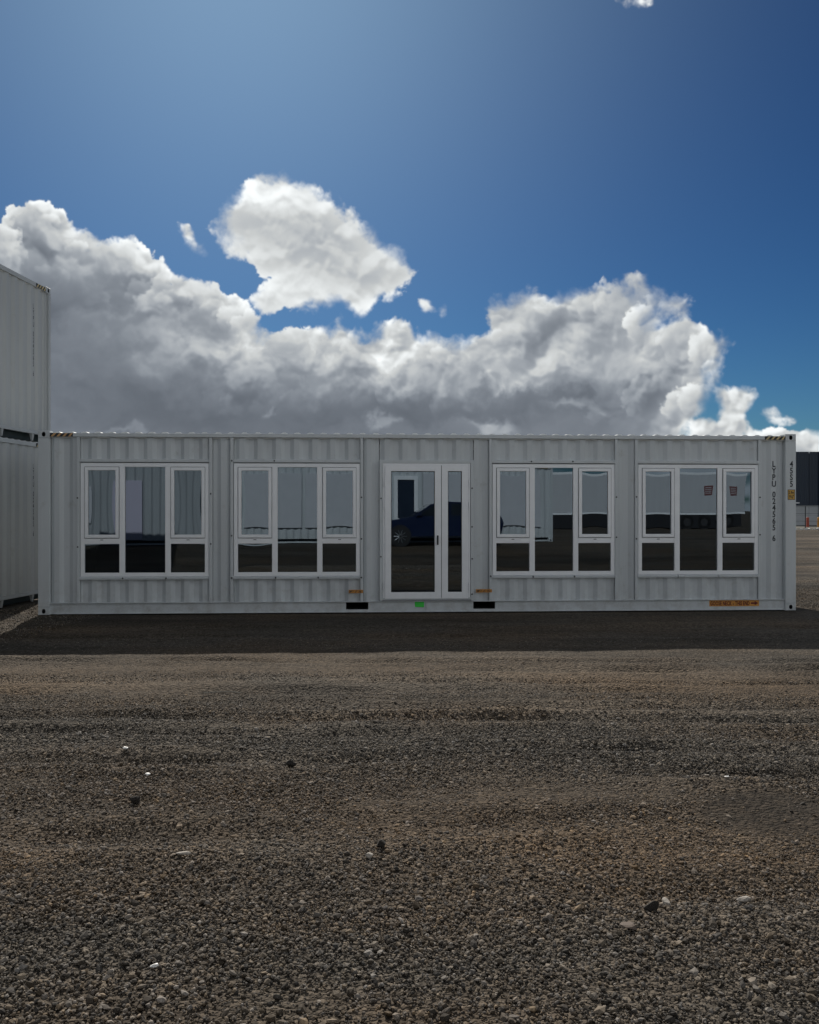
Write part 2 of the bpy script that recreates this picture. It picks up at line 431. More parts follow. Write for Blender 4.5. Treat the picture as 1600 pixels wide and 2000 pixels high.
PAINT = mat('white_steel_paint', (.60,.632,.645), .42, vary=.10, scale=2.2, streak=True, dirt=((.31,.29,.24), .35), bump=.05, bscale=14)
def splash(m, top=.55, k=.45, col=(.20,.17,.13)):
    nt = m.node_tree; N, K = nt.nodes, nt.links; b = next(n for n in N if n.type == 'BSDF_PRINCIPLED')
    src = b.inputs['Base Color'].links[0].from_socket
    tc = N.new('ShaderNodeTexCoord'); sp = N.new('ShaderNodeSeparateXYZ'); K.new(tc.outputs['Object'], sp.inputs[0])
    n = N.new('ShaderNodeTexNoise'); n.inputs['Scale'].default_value = 7; n.inputs['Detail'].default_value = 9; n.inputs['Roughness'].default_value = .72; K.new(tc.outputs['Object'], n.inputs[0])
    a = N.new('ShaderNodeMapRange'); K.new(sp.outputs[2], a.inputs[0]); a.inputs[1].default_value = 0; a.inputs[2].default_value = top; a.inputs[3].default_value = 1; a.inputs[4].default_value = 0
    c = N.new('ShaderNodeMapRange'); K.new(n.outputs[0], c.inputs[0]); c.inputs[1].default_value = .44; c.inputs[2].default_value = .72
    q = N.new('ShaderNodeMath'); q.operation = 'MULTIPLY'; K.new(a.outputs[0], q.inputs[0]); K.new(c.outputs[0], q.inputs[1])
    q2 = N.new('ShaderNodeMath'); q2.operation = 'MULTIPLY'; K.new(q.outputs[0], q2.inputs[0]); q2.inputs[1].default_value = k
    mx = N.new('ShaderNodeMix'); mx.data_type = 'RGBA'; K.new(q2.outputs[0], mx.inputs['Factor']); K.new(src, mx.inputs['A']); mx.inputs['B'].default_value = (*col, 1)
    K.new(mx.outputs['Result'], b.inputs['Base Color'])
splash(PAINT)
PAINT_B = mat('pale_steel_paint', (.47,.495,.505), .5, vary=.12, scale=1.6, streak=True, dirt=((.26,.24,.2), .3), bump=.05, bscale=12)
PAINT_C = mat('grey_white_steel_paint', (.40,.425,.44), .45, vary=.10, scale=1.8, streak=True, dirt=((.28,.26,.22), .3), bump=.05, bscale=12)  # darker than PAINT_B: sky-light difference across the stack put into the paint
ROOFP = mat('roof_steel_paint', (.74,.75,.74), .30, vary=.08)
UPVC = mat('white_window_plastic', (.92,.935,.95), .32, vary=.05, scale=4)
SEAL = mat('black_rubber_seal', (.015,.016,.018), .6)
DARK = mat('dark_recess', (.012,.013,.016), .8)
TEAL = mat('dark_teal_floor_paint', (.007,.020,.023), .6, vary=.2)
GLASS = glass_mat('window_glass', (.10,.15,.21), 2.35)
LINING = mat('inner_lining', (.25,.25,.26), .7, vary=.1)
BLACK = mat('black_print', (.018,.02,.026), .55)
YELLOW = mat('hazard_yellow', (.62,.40,.10), .5, vary=.15)
ORANGE = mat('orange_sticker', (.66,.29,.05), .45, vary=.1)
AMBER = mat('amber_sticker', (.62,.36,.06), .45, vary=.12)
RED = mat('red_print', (.11,.003,.004), .5)
GREEN = mat('green_tag', (.03,.62,.05), .5, vary=.1)
STEEL = mat('dull_zinc', (.30,.31,.32), .45, metal=.6, vary=.2)
BOLT = mat('dark_bolt_steel', (.05,.05,.055), .5, metal=.3)

def glyphs(mb, text, x, y, z, h, wx=1.0, spacing=None, vertical=False, pitch=None, fit=None, bold=.022):
    """flat lettering in the x-z plane, each letter built from the font outline; fit = total width"""
    cells = []
    for ch in text:
        cu = bpy.data.curves.new('letter', 'FONT'); cu.body = ch if ch != ' ' else '.'; cu.size = 1.0
        cu.resolution_u = 3; cu.offset = bold
        o = bpy.data.objects.new('letter', cu); COL.objects.link(o)
        dg = bpy.context.evaluated_depsgraph_get()
        me = bpy.data.meshes.new_from_object(o.evaluated_get(dg))
        vs = [v.co.copy() for v in me.vertices]; fs = [tuple(p.vertices) for p in me.polygons]
        bpy.data.objects.remove(o); bpy.data.curves.remove(cu); bpy.data.meshes.remove(me)
        xs = [v.x for v in vs]
        cells.append((ch, vs, fs, min(xs), max(xs)))
    k = h / .73
    if vertical:
        for i, (ch, vs, fs, a, b) in enumerate(cells):
            if ch == ' ': continue
            zz = z - sum((pitch if c != ' ' else pitch*.62) for c in text[:i])
            mb.add([(x + (v.x-(a+b)/2)*k*wx, y, zz + v.y*k) for v in vs], fs)
    else:
        gap = .07
        W = sum((b-a if ch != ' ' else .22)+gap for ch, vs, fs, a, b in cells) - gap
        s = fit/(W*k) if fit else wx
        cx = x
        for ch, vs, fs, a, b in cells:
            if ch != ' ': mb.add([(cx + (v.x-a)*k*s, y, z + v.y*k) for v in vs], fs)
            cx += ((b-a if ch != ' ' else .22)+gap)*k*s
    return mb

# ------------------------------------------------------------------ shipping containers
CL, CW, CH = 12.192, 2.438, 2.896

def corr(x0, x1, pitch=.289, phase=0., depth=.036, flat=.27, slope=.22):
    """trapezoid profile (x, inset); inset 0 = outer crest"""
    pts = []
    k = math.floor((x0-phase)/pitch) - 1
    def val(x):
        t = ((x-phase)/pitch) % 1.0
        if t < flat: return 0.
        if t < flat+slope: return depth*(t-flat)/slope
        if t < 1-slope: return depth
        return depth*(1-(t-(1-slope))/slope)
    xs = {x0, x1}
    while phase+k*pitch < x1:
        for t in (0, flat, flat+slope, 1-slope):
            x = phase+(k+t)*pitch
            if x0+.004 < x < x1-.004: xs.add(x)
        k += 1
    return [(x, val(x)) for x in sorted(xs)]

def oval(cx, cz, rx, rz, n=16):
    return [(cx+rx*math.copysign(abs(math.cos(t))**.75, math.cos(t)), cz+rz*math.copysign(abs(math.sin(t))**.75, math.sin(t))) for t in [2*math.pi*(k+.5)/n for k in range(n)]]

def casting_mesh():
    """corner casting 178 x 162 x 118 with an oval hole in the face towards -y"""
    mb = MB(); x0,x1,y0,y1,z0,z1 = 0,.178,0,.162,0,.118
    b = .007
    ov = oval(.089,.059,.028,.036)
    rect = []
    for (px,pz) in ov:
        dx, dz = px-.089, pz-.059
        s = min((.089-b)/max(abs(dx),1e-6), (.059-b)/max(abs(dz),1e-6))
        rect.append((.089+dx*s, .059+dz*s))
    for i,(c) in enumerate([(x0+b,z0+b),(x1-b,z0+b),(x1-b,z1-b),(x0+b,z1-b)]):   # snap the nearest point to each corner
        j = min(range(16), key=lambda q: (rect[q][0]-c[0])**2+(rect[q][1]-c[1])**2); rect[j] = c
    n = 16
    mb.add([(p[0],y0,p[1]) for p in rect]+[(p[0],y0,p[1]) for p in ov], [(k,(k+1)%n,n+(k+1)%n,n+k) for k in range(n)])
    o = [(x0,z0),(x1,z0),(x1,z1),(x0,z1)]; q = [(x0+b,z0+b),(x1-b,z0+b),(x1-b,z1-b),(x0+b,z1-b)]
    mb.add([(p[0],y0,p[1]) for p in q]+[(p[0],y0+b,p[1]) for p in o]+[(p[0],y1,p[1]) for p in o],
        [(k,(k+1)%4,4+(k+1)%4,4+k) for k in range(4)]+[(4+k,4+(k+1)%4,8+(k+1)%4,8+k) for k in range(4)]+[(8,9,10,11)])
    mb.cur = 1  # hole lined near-black: the shade inside is put into the colour
    mb.add([(p[0],y0+.0005,p[1]) for p in ov]+[(p[0],y0+.11,p[1]) for p in ov], [(k,(k+1)%n,n+(k+1)%n,n+k) for k in range(n)]+[tuple(range(n,2*n))])
    return mb

_cast = {}
def castings(root, paint):
    first = None
    for fy in (0,1):
        for x in (0, CL-.178):
            for z in (0, CH-.118):
                if first is None:
                    o = casting_mesh().build('corner_casting', [paint, DARK], root); first = o
                else:
                    o = link('corner_casting', first.data, root)
                if fy: o.rotation_euler = (0,0,math.pi); o.location = (x+.178, CW, z)
                else: o.location = (x, 0, z)

def hazard(root, x0, x1, y, z0, z1, ym=YELLOW, n=4):
    mb = MB(); mb.box(x0, x1, y-.002, y+.004, z0, z1); mb.cur = 1
    w = (x1-x0)/n; sl = (z1-z0)*.9
    for k in range(n):
        a = x0+.012+k*w
        mb.add([(a,y-.004,z0),(a+w*.46,y-.004,z0),(min(a+w*.46+sl,x1),y-.004,z1),(min(a+sl,x1-.001),y-.004,z1)],[(0,1,2,3)])
    return mb.build('hazard_stripes', [BLACK, ym], root)

def roof(root, paint, zt=CH-.012):
    mb = MB()
    prof = corr(.17, CL-.17, .209, .05, .024, .22, .24)
    mb.sheet(prof, lambda x,d: (x,.058,zt-d), lambda x,d: (x,CW-.058,zt-d))
    mb.sheet(prof, lambda x,d: (x,.058,zt-d), lambda x,d: (x,.058,zt-.10))
    mb.sheet(prof, lambda x,d: (x,CW-.058,zt-d), lambda x,d: (x,CW-.058,zt-.10))
    for a,b in ((.0,.17),(CL-.17,CL)): mb.box(a,b,.165,CW-.165,zt-.03,zt-.018)
    return mb.build('roof', paint, root)

HCREAM = mat('hazard_cream', (.62,.50,.25), .5, vary=.2)
def plain_container(name, label, loc, rz, paint, feet=(), group=None, hazards=True, open_base=True):
    root = thing(name, label, 'shipping container', loc, rz, group)
    zb = .13 if open_base else .02
    for flip in (0,1):
        Y = (lambda d: d) if not flip else (lambda d: CW-d)
        mb = MB(); prof = corr(.178, CL-.178, .278, .09)
        mb.sheet(prof, lambda x,d: (x,Y(.024+d),.17), lambda x,d: (x,Y(.022+d),CH-.09))
        mb.build('side_wall', paint, root)
        mb = MB(); mb.box(.178, CL-.178, *sorted((Y(.004),Y(.064))), CH-.10, CH-.028); mb.build('top_rail', paint, root)
        mb = MB(); mb.prism([(Y(.010),zb),(Y(.010),zb+.03),(Y(.016),zb+.036),(Y(.016),zb+.06),(Y(.075),zb+.06),(Y(.075),zb)],0,.178,CL-.178); mb.build('bottom_rail', paint, root)
        for x in feet:
            mb = MB(); a = Y(.02); b = Y(.08)
            mb.add([(x-.036,a,zb),(x+.036,a,zb),(x+.036,b,zb),(x-.036,b,zb),(x-.012,Y(.03),.004),(x+.012,Y(.03),.004),(x+.012,Y(.06),.004),(x-.012,Y(.06),.004)],
                [(0,1,2,3),(4,5,6,7),(0,1,5,4),(1,2,6,5),(2,3,7,6),(3,0,4,7)]); mb.build('floor_bracket', paint, root)
        for x0 in (0, CL-.178):
            mb = MB(); i0, i1 = (x0, x0+.085) if x0 == 0 else (x0+.093, x0+.178)
            mb.box(i0, i1, *sorted((Y(.0),Y(.15))), .118, CH-.118)
            j0, j1 = (x0+.085, x0+.178) if x0 == 0 else (x0, x0+.093)
            mb.box(j0, j1, *sorted((Y(.035),Y(.10))), .118, CH-.118); mb.build('corner_post', paint, root)
    for x in (.02, CL-.056):
        mb = MB()
        for k in range(8):
            a = .15+k*(CW-.3)/8; w = (CW-.3)/8
            mb.box(x, x+.036, a+.01, a+w-.01, .118, CH-.06); mb.box(x+.008, x+.030, a+w-.012, a+w+.012, .118, CH-.06)
        mb.build('end_wall', paint, root)
    castings(root, paint); roof(root, ROOFP)
    mb = MB(); mb.box(.18, CL-.18, .15, CW-.15, .012 if open_base else .05, .17); mb.build('floor_frame', TEAL, root)
    if hazards:
        for a,b in ((.19,.55),(CL-.55,CL-.19)): hazard(root, a, b, .001, CH-.098, CH-.032, HCREAM)
    return root

# ---- the container office
OL = Vector((-5.827, 13.91, 0)); OT = math.atan2(.655, 12.17)
office = thing('container_office', 'long pale container office with four windows and a glazed double door', 'container office', OL, OT)
STUDS = [(.584,.636),(2.649,2.701),(2.983,3.033),(5.046,5.096),(7.124,7.172),(9.182,9.232),(9.513,9.562),(11.567,11.619)]
WIN = [.645, 3.041, 7.180, 9.570]                        # left edge of each window frame
ZB, ZT = .185, 2.80
YF = .052                                                # outer crest of the corrugation
def wall_panel(x0, x1, z0, z1):
    mb = MB()
    mb.sheet(corr(x0+.005, x1-.005, .289, .235), lambda x,d: (x,YF+d,z0), lambda x,d: (x,YF+d,z1))
    return mb.build('wall_panel', PAINT, office)
wall_panel(.178, STUDS[0][0], ZB, ZT)
wall_panel(STUDS[1][1], STUDS[2][0], ZB, ZT); wall_panel(STUDS[5][1], STUDS[6][0], ZB, ZT)
for a,b in ((0,1),(2,3),(4,5),(6,7)):
    wall_panel(STUDS[a][1], STUDS[b][0], 2.455, ZT); wall_panel(STUDS[a][1], STUDS[b][0], ZB, .55)
wall_panel(STUDS[3][1], 5.355, ZB, ZT); wall_panel(6.874, STUDS[4][0], ZB, ZT); wall_panel(5.355, 6.874, 2.45, ZT)
wall_panel(STUDS[7][1], CL-.178, ZB, ZT)
for a,b in STUDS: MB().bbox(a, b, .018, .12, ZB, ZT, .006).build('wall_stud', PAINT, office)
for x in (0, CL-.178): MB().bbox(x, x+.178, 0, .15, .120, CH-.120, .006).build('corner_post', PAINT, office)
for x in (0, CL-.178): MB().box(x, x+.178, CW-.15, CW, .118, CH-.118).build('corner_post', PAINT, office)
castings(office, PAINT)
MB().bbox(.178, CL-.178, .006, .062, ZT, 2.862, .006).build('top_rail', PAINT, office)
MB().box(.178, CL-.178, CW-.062, CW-.006, ZT, 2.862).build('top_rail', PAINT, office)
roof(office, ROOFP)
# bottom rail: a channel with a proud top flange, pierced by two fork pockets
mb = MB()
mb.bbox(.178, CL-.178, .004, .09, .176, .187, .003)
PK = [(4.820,5.175),(6.868,7.223)]; PZ = (.056,.170)
segs = [(.178,PK[0][0]),(PK[0][1],PK[1][0]),(PK[1][1],CL-.178)]
for a,b in segs: mb.box(a, b, .034, .08, .022, .176)
for a,b in PK: mb.box(a, b, .034, .08, PZ[1], .176); mb.box(a, b, .034, .08, .022, PZ[0])
mb.bbox(.178, CL-.178, .008, .09, .010, .022, .003)
for x in (6.108,): mb.box(x, x+.020, .012, .034, .022, .176)
mb.build('bottom_rail', PAINT, office)
MB().box(.178, CL-.178, CW-.09, CW-.02, .01, .187).build('bottom_rail', PAINT, office)
for a,b in PK:
    mb = MB()
    mb.add([(a,.04,PZ[0]),(b,.04,PZ[0]),(b,.04,PZ[1]),(a,.04,PZ[1]),(a,1.2,PZ[0]),(b,1.2,PZ[0]),(b,1.2,PZ[1]),(a,1.2,PZ[1])],
        [(0,1,5,4),(1,2,6,5),(2,3,7,6),(3,0,4,7),(4,5,6,7)])
    mb.build('fork_pocket', DARK, office)
mb = MB(); prof = corr(.178, CL-.178, .289, .1); mb.sheet(prof, lambda x,d: (x,CW-.03-d,.18), lambda x,d: (x,CW-.03-d,ZT)); mb.build('back_wall', PAINT, office)
for x in (.025, CL-.06):
    mb = MB(); prof = corr(.15, CW-.15, .25, .1); mb.sheet(prof, lambda y,d: (x+d,y,.12), lambda y,d: (x+d,y,CH-.05)); mb.build('end_wall', PAINT, office)
mb = MB(); i0,i1,j0,j1,k0,k1 = .2,CL-.2,.13,CW-.12,.20,2.62
mb.add([(i0,j0,k0),(i1,j0,k0),(i1,j1,k0),(i0,j1,k0),(i0,j0,k1),(i1,j0,k1),(i1,j1,k1),(i0,j1,k1)],[(0,1,2,3),(4,5,6,7),(2,3,7,6),(0,3,7,4),(1,2,6,5)])
edges = [.2]
mb.build('inner_lining', LINING, office)
# inner face of the front wall, so that daylight enters by the glass alone
mb = MB()
holes = [(w, w+2.0, .58, 2.40) for w in WIN] + [(5.36, 6.87, .2, 2.44)]
holes.sort(); cx = .2
for a,b,z0,z1 in holes:
    mb.box(cx, a, .105, .12, .2, 2.62); mb.box(a, b, .105, .12, z1, 2.62)
    if z0 > .25: mb.box(a, b, .105, .12, .2, z0)
    cx = b
mb.box(cx, CL-.2, .105, .12, .2, 2.62)
mb.build('front_lining', LINING, office)

def pane(parent, x0, x1, z0, z1, y, bulge, nx=8, nz=12, skew=0.):
    mb = MB(); vs = []; fs = []
    for j in range(nz+1):
        for i in range(nx+1):
            u, v = i/nx*2-1, j/nz*2-1
            vs.append((x0+(x1-x0)*i/nx, y-bulge*(1-u*u)*(1-v*v)*(1+.3*skew*v) - skew*.0006*v*v*v, z0+(z1-z0)*j/nz))
    for j in range(nz):
        for i in range(nx):
            a = j*(nx+1)+i; fs.append((a,a+1,a+nx+2,a+nx+1))
    mb.add(vs, fs)
    return mb.build('pane', GLASS, parent, smooth=True, recalc=False)

rb = random.Random(3)
def window(x0):
    z0, z1 = .595, 2.393
    mb = MB()
    Y0, Y1 = .030, .10
    mb.frame(x0, x0+2.0, z0, z1, .062, Y0, Y1)
    for a,b in ((.602,.690),(1.317,1.402)): mb.bbox(x0+a, x0+b, Y0+.001, Y1-.001, z0+.058, z1-.058, .004)
    for a,b in ((.062,.602),(1.402,1.938)): mb.bbox(x0+a, x0+b, Y0+.002, Y1-.002, 1.112, 1.200, .004)
    w = mb.build('window', UPVC, office)
    for a,b in ((.064,.600),(1.404,1.948)):
        m = MB(); m.frame(x0+a+.004, x0+b-.010 if b > 1 else x0+b-.004, 1.206, 2.326, .052, .016, .085, .006); m.build('sash', UPVC, w)
        sb = x0+b-.010 if b > 1 else x0+b-.004
        m = MB(); m.frame(x0+a-.001, sb+.005, 1.2005, 2.3315, .0045, .026, .05, .0005); m.build('seal', SEAL, w)
        pane(w, x0+a+.050, sb-.046, 1.252, 2.280, .048, rb.uniform(.0004,.00075), skew=rb.uniform(-.25,.25))
        pane(w, x0+a-.004, sb+.010, .650, 1.116, .060, rb.uniform(-.0004,.0004))
        m = MB(); xm = x0+(a+b)/2; m.box(xm-.022, xm+.022, .024, .031, 1.172, 1.180); m.build('drain_slot', SEAL, w)
    pane(w, x0+.685, x0+1.322, .650, 2.336, .058, rb.uniform(.0001,.00035), skew=rb.uniform(-.15,.15))
    # flashings fixed to the wall above and below
    m = MB(); m.bbox(x0-.009, x0+2.005, .012, .09, 2.405, 2.455, .004); m.build('head_flashing', PAINT, office)
    for k in range(3):
        a = x0-.01+k*.675; b = a+.655
        m = MB(); m.prism([(.008,.550),(.006,.580),(.03,.593),(.09,.593),(.09,.550)],0,a,b); m.build('sill', PAINT, office)
    m = MB(); m.box(x0-.01, x0+2.01, .034, .09, .549, .591); m.build('sill_bed', PAINT, office)
for x in WIN: window(x)

# double door
mb = MB()
mb.frame(5.355, 6.874, .190, 2.451, .052, .014, .10)
mb.build('door_trim', PAINT, office)
mb = MB(); mb.frame(5.409, 6.816, .212, 2.398, .030, .020, .11); door = mb.build('door', UPVC, office)
LEAF = [((5.441,6.347),(5.540,6.242)),((6.356,6.782),(6.455,6.680))]
for (a,b),(c,d) in LEAF:
    m = MB(); z0,z1 = .225,2.366
    m.bbox(a, c, .008, .085, z0, z1); m.bbox(d, b, .008, .085, z0, z1)
    m.bbox(c, d, .0085, .084, z0, .330); m.bbox(c, d, .0085, .084, 2.272, z1); m.build('door_leaf', UPVC, door)
    m = MB(); m.frame(c-.002, d+.002, .328, 2.274, .010, .03, .06, .002); m.build('seal', SEAL, door)
    pane(door, c+.002, d-.002, .333, 2.270, .050, rb.uniform(-.0002,.0004), skew=rb.uniform(-.15,.15))
m = MB(); m.box(6.3475, 6.3555, .030, .08, .225, 2.366); m.build('seal', SEAL, door)
m = MB(); m.bbox(6.278, 6.302, -.002, .010, 1.09, 1.24, .003); m.bbox(6.281, 6.299, -.045, -.028, 1.105, 1.235, .004)
m.box(6.284, 6.296, -.030, -.001, 1.112, 1.126); m.box(6.284, 6.296, -.030, -.001, 1.212, 1.226); m.build('handle', BLACK, door)
for x in (5.424, 6.798):
    for z in (.42, 1.72, 2.08):
        m = MB(); m.tube((x,.006,z-.06),(x,.006,z+.06),.011); m.build('hinge', UPVC, door)
m = MB(); m.prism([(-.004,.190),(-.004,.206),(.02,.214),(.10,.214),(.10,.190)],0,5.40,6.83); m.build('threshold', STEEL, door)

# bolts and washers on the studs and flashings
BOLTS = [(.603,1.839),(.606,1.066),(2.678,1.906),(2.680,1.11),(3.006,1.24),(3.008,2.432),(3.008,.570),(5.066,1.851),(5.066,1.187),(5.064,.568),
 (3.681,2.432),(5.380,1.835),(6.846,1.378),(6.848,.863),(6.846,.293),(7.81,2.433),(8.488,2.435),(7.148,.581),(9.206,1.859),(9.206,1.206),
 (9.538,1.863),(9.536,1.18),(11.594,1.857),(11.594,1.244),(1.306,.570),(1.981,.570),(3.702,.570),(4.377,.570),(7.841,.570),(8.516,.570),(5.377,.9),(6.846,2.0)]
first = None
for x,z in BOLTS:
    if first is None:
        m = MB(); m.tube((0,-.005,0),(0,.012,0),.013,.015,8); m.tube((0,-.012,0),(0,-.005,0),.008,.009,6)
        o = m.build('bolt', BOLT, office); first = o
    else: o = link('bolt', first.data, office)
    y = .018 if not (z > 2.4 or z < .59) else .010
    if 5.36 < x < 5.40 or 6.83 < x < 6.87: y = .014
    o.location = (x, y, z)

# markings
hazard(office, .182, .536, .004, 2.803, 2.858, mat('hazard_tan', (.60,.36,.16), .5, vary=.2), 4)
hazard(office, 11.67, 12.012, .004, 2.803, 2.858, HCREAM, 4)
mb = MB(); glyphs(mb, 'LYPU 024565 6', 11.843, YF-.004, 2.360, .098, .82, vertical=True, pitch=.1085)
mb.build('serial_number', BLACK, office)
mb = MB(); glyphs(mb, '45S5', 12.112, -.0035, 2.358, .098, .82, vertical=True, pitch=.1085); mb.build('size_code', BLACK, office)
mb = MB(); mb.box(12.052,12.172,-.003,.002,1.817,1.985); mb.cur = 1
mb.box(12.059,12.165,-.0045,-.001,1.824,1.978); mb.cur = 0
glyphs(mb, '2.9m', 12.066, -.006, 1.915, .045, fit=.09); glyphs(mb, "9'6\"", 12.074, -.006, 1.838, .058, fit=.078)
mb.build('height_sticker', [BLACK, AMBER], office)
mb = MB(); mb.box(10.752,11.584,.0295,.0345,.073,.170); mb.cur = 1
glyphs(mb, 'GOOSE NECK - THIS END', 10.768, .0280, .088, .068, fit=.655, bold=.035)
mb.add([(11.445,.028,.108),(11.51,.028,.108),(11.51,.028,.088),(11.57,.028,.122),(11.51,.028,.156),(11.51,.028,.136),(11.445,.028,.136)],[(0,1,2,3,4,5,6)])
mb.build('gooseneck_sticker', [ORANGE, RED], office)
for a,b,y in ((4.863,5.092,.0145),(6.912,7.168,.0145)):
    mb = MB(); mb.box(a,b,y,.03,.320,.372); mb.cur = 1
    glyphs(mb, 'EMPTY LIFT ONLY', a+.008, y-.0015, .327, .038, fit=b-a-.016, bold=.03); mb.build('lift_sticker', [ORANGE, BLACK], office)
mb = MB(); mb.add([(5.922,.0295,.175),(6.072,.0295,.175),(6.068,.018,.086),(5.925,.024,.092),(5.922,.033,.175),(6.072,.033,.175),(6.068,.0215,.086),(5.925,.0275,.092)],[(0,1,2,3),(7,6,5,4),(0,1,5,4),(1,2,6,5),(2,3,7,6),(3,0,4,7)])
mb.build('green_tag', GREEN, office)

# ---- the stack at the left
SD = Vector((.070,.9975)).normalized(); SE = Vector((-6.715,16.60))
SO = SE - SD*CL; SR = math.atan2(SD.y, SD.x)
FEET = [CL-.62-1.05*k for k in range(11)]
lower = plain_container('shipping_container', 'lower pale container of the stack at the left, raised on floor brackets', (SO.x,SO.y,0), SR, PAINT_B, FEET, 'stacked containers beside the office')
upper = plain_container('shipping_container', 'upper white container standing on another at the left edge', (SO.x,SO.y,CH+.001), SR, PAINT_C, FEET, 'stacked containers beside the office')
for r_ in (lower, upper):
    mb = MB(); glyphs(mb, 'LYPU 024565 6', 11.650, .057, 2.40, .092, .55, vertical=True, pitch=.1085); mb.build('serial_number', BLACK, r_)

# ------------------------------------------------------------------ ground
def sstep(a, b, x):
    t = np.clip((x-a)/(b-a), 0, 1); return t*t*(3-2*t)

RUTS = [  # y at x=0, slope, width, depth, from x, to x
    (9.62,-.015,.10,.020,-9,9),(9.05,.01,.12,.026,0,12),(8.45,-.01,.10,.018,-2,12),(8.05,.015,.16,.026,-7,3),(7.35,.0,.11,.022,-1,10),
    (6.95,-.02,.12,.024,-6,6),(6.45,-.03,.10,.020,-5,1),(6.18,-.075,.10,.030,0,10),(5.85,.03,.12,.022,-6,1),(5.60,-.05,.11,.026,1,10),
    (4.60,.10,.14,.018,-5,2),(3.72,.05,.16,.026,0,5),(12.4,.0,.15,.012,-9,9),(11.5,.01,.14,.012,-9,9)]
def height(x, y):
    h = .016*fbm(x*.55, y*.8, 3, 201) + .010*fbm(x*1.9, y*2.6, 3, 205) + .005*fbm(x*7, y*9, 2, 209)
    wob = .10*fbm(x*.6, y*0+3, 2, 211)
    for (y0, s, w, d, a, b) in RUTS:
        t = (y-(y0+s*x+wob))/w
        g = np.clip((x-a)/1.5,0,1)*np.clip((b-x)/1.5,0,1)*np.clip(.75+.9*perlin(x*.9+y0*7, y*.3, 215), 0, 1.4)
        h = h + 1.5*g*d*(-np.exp(-t*t) + .75*np.exp(-(t+1.7)**2) + .75*np.exp(-(t-1.7)**2))
    # flat pads under the containers
    ct, st = math.cos(OT), math.sin(OT)
    u = (x-OL.x)*ct+(y-OL.y)*st; v = -(x-OL.x)*st+(y-OL.y)*ct
    d = np.maximum(np.maximum(-u, u-CL), np.maximum(-v, v-CW))
    h = h*(.15+.85*sstep(.05, 1.2, d)) - .010*(1-sstep(.02, .5, d))
    u = (x-SO.x)*SD.x+(y-SO.y)*SD.y; v = -(x-SO.x)*SD.y+(y-SO.y)*SD.x
    d = np.maximum(np.maximum(-u, u-CL), np.maximum(-v, v-CW))
    h = h*(.15+.85*sstep(.0, .8, d)) - .010*(1-sstep(.02, .4, d))
    far = 1-sstep(14, 22, np.hypot(x*.8, y-9))
    mounds = (.10*fbm(x*.10, y*.55, 4, 251)+.05*fbm(x*.35, y*1.3, 3, 253))*sstep(17, 26, y)*(1-sstep(60, 74, y))
    h = h*far + mounds + .45*sstep(-2.0, 2.2, -y)            # the yard rises a little behind the camera
    return h

def axis(lo, hi, step, far):
    a = list(np.arange(lo, hi+1e-6, step)); s = step
    while a[-1] < far: s *= 1.35; a.append(a[-1]+s)
    s = step
    while a[0] > -far: s *= 1.35; a.insert(0, a[0]-s)
    return np.array(a)
def grid_mesh(name, X, Y, Z):
    ny, nx = X.shape
    me = bpy.data.meshes.new(name)
    me.vertices.add(nx*ny); me.vertices.foreach_set('co', np.stack([X,Y,Z],-1).astype(np.float32).ravel())
    i = (np.arange(ny-1)[:,None]*nx+np.arange(nx-1)[None]).ravel()
    q = np.stack([i,i+1,i+nx+1,i+nx],-1).astype(np.int32)
    n = len(q)
    me.loops.add(n*4); me.loops.foreach_set('vertex_index', q.ravel())
    me.polygons.add(n); me.polygons.foreach_set('loop_start', np.arange(n, dtype=np.int32)*4)
    try: me.polygons.foreach_set('loop_total', np.full(n, 4, np.int32))
    except Exception: pass
    me.polygons.foreach_set('use_smooth', np.ones(n, bool))
    me.update(calc_edges=True); me.validate()
    return me
gx, gy = axis(-11, 11, .085, 2500), np.unique(np.round(np.concatenate([axis(1.6, 14.5, .055, 15), np.arange(14.8, 90, .35), 90*1.3**np.arange(0,13), -1.6*1.35**np.arange(0,24)]), 4))
X, Y = np.meshgrid(gx, gy)
ground_me = grid_mesh('ground', X, Y, height(X, Y))

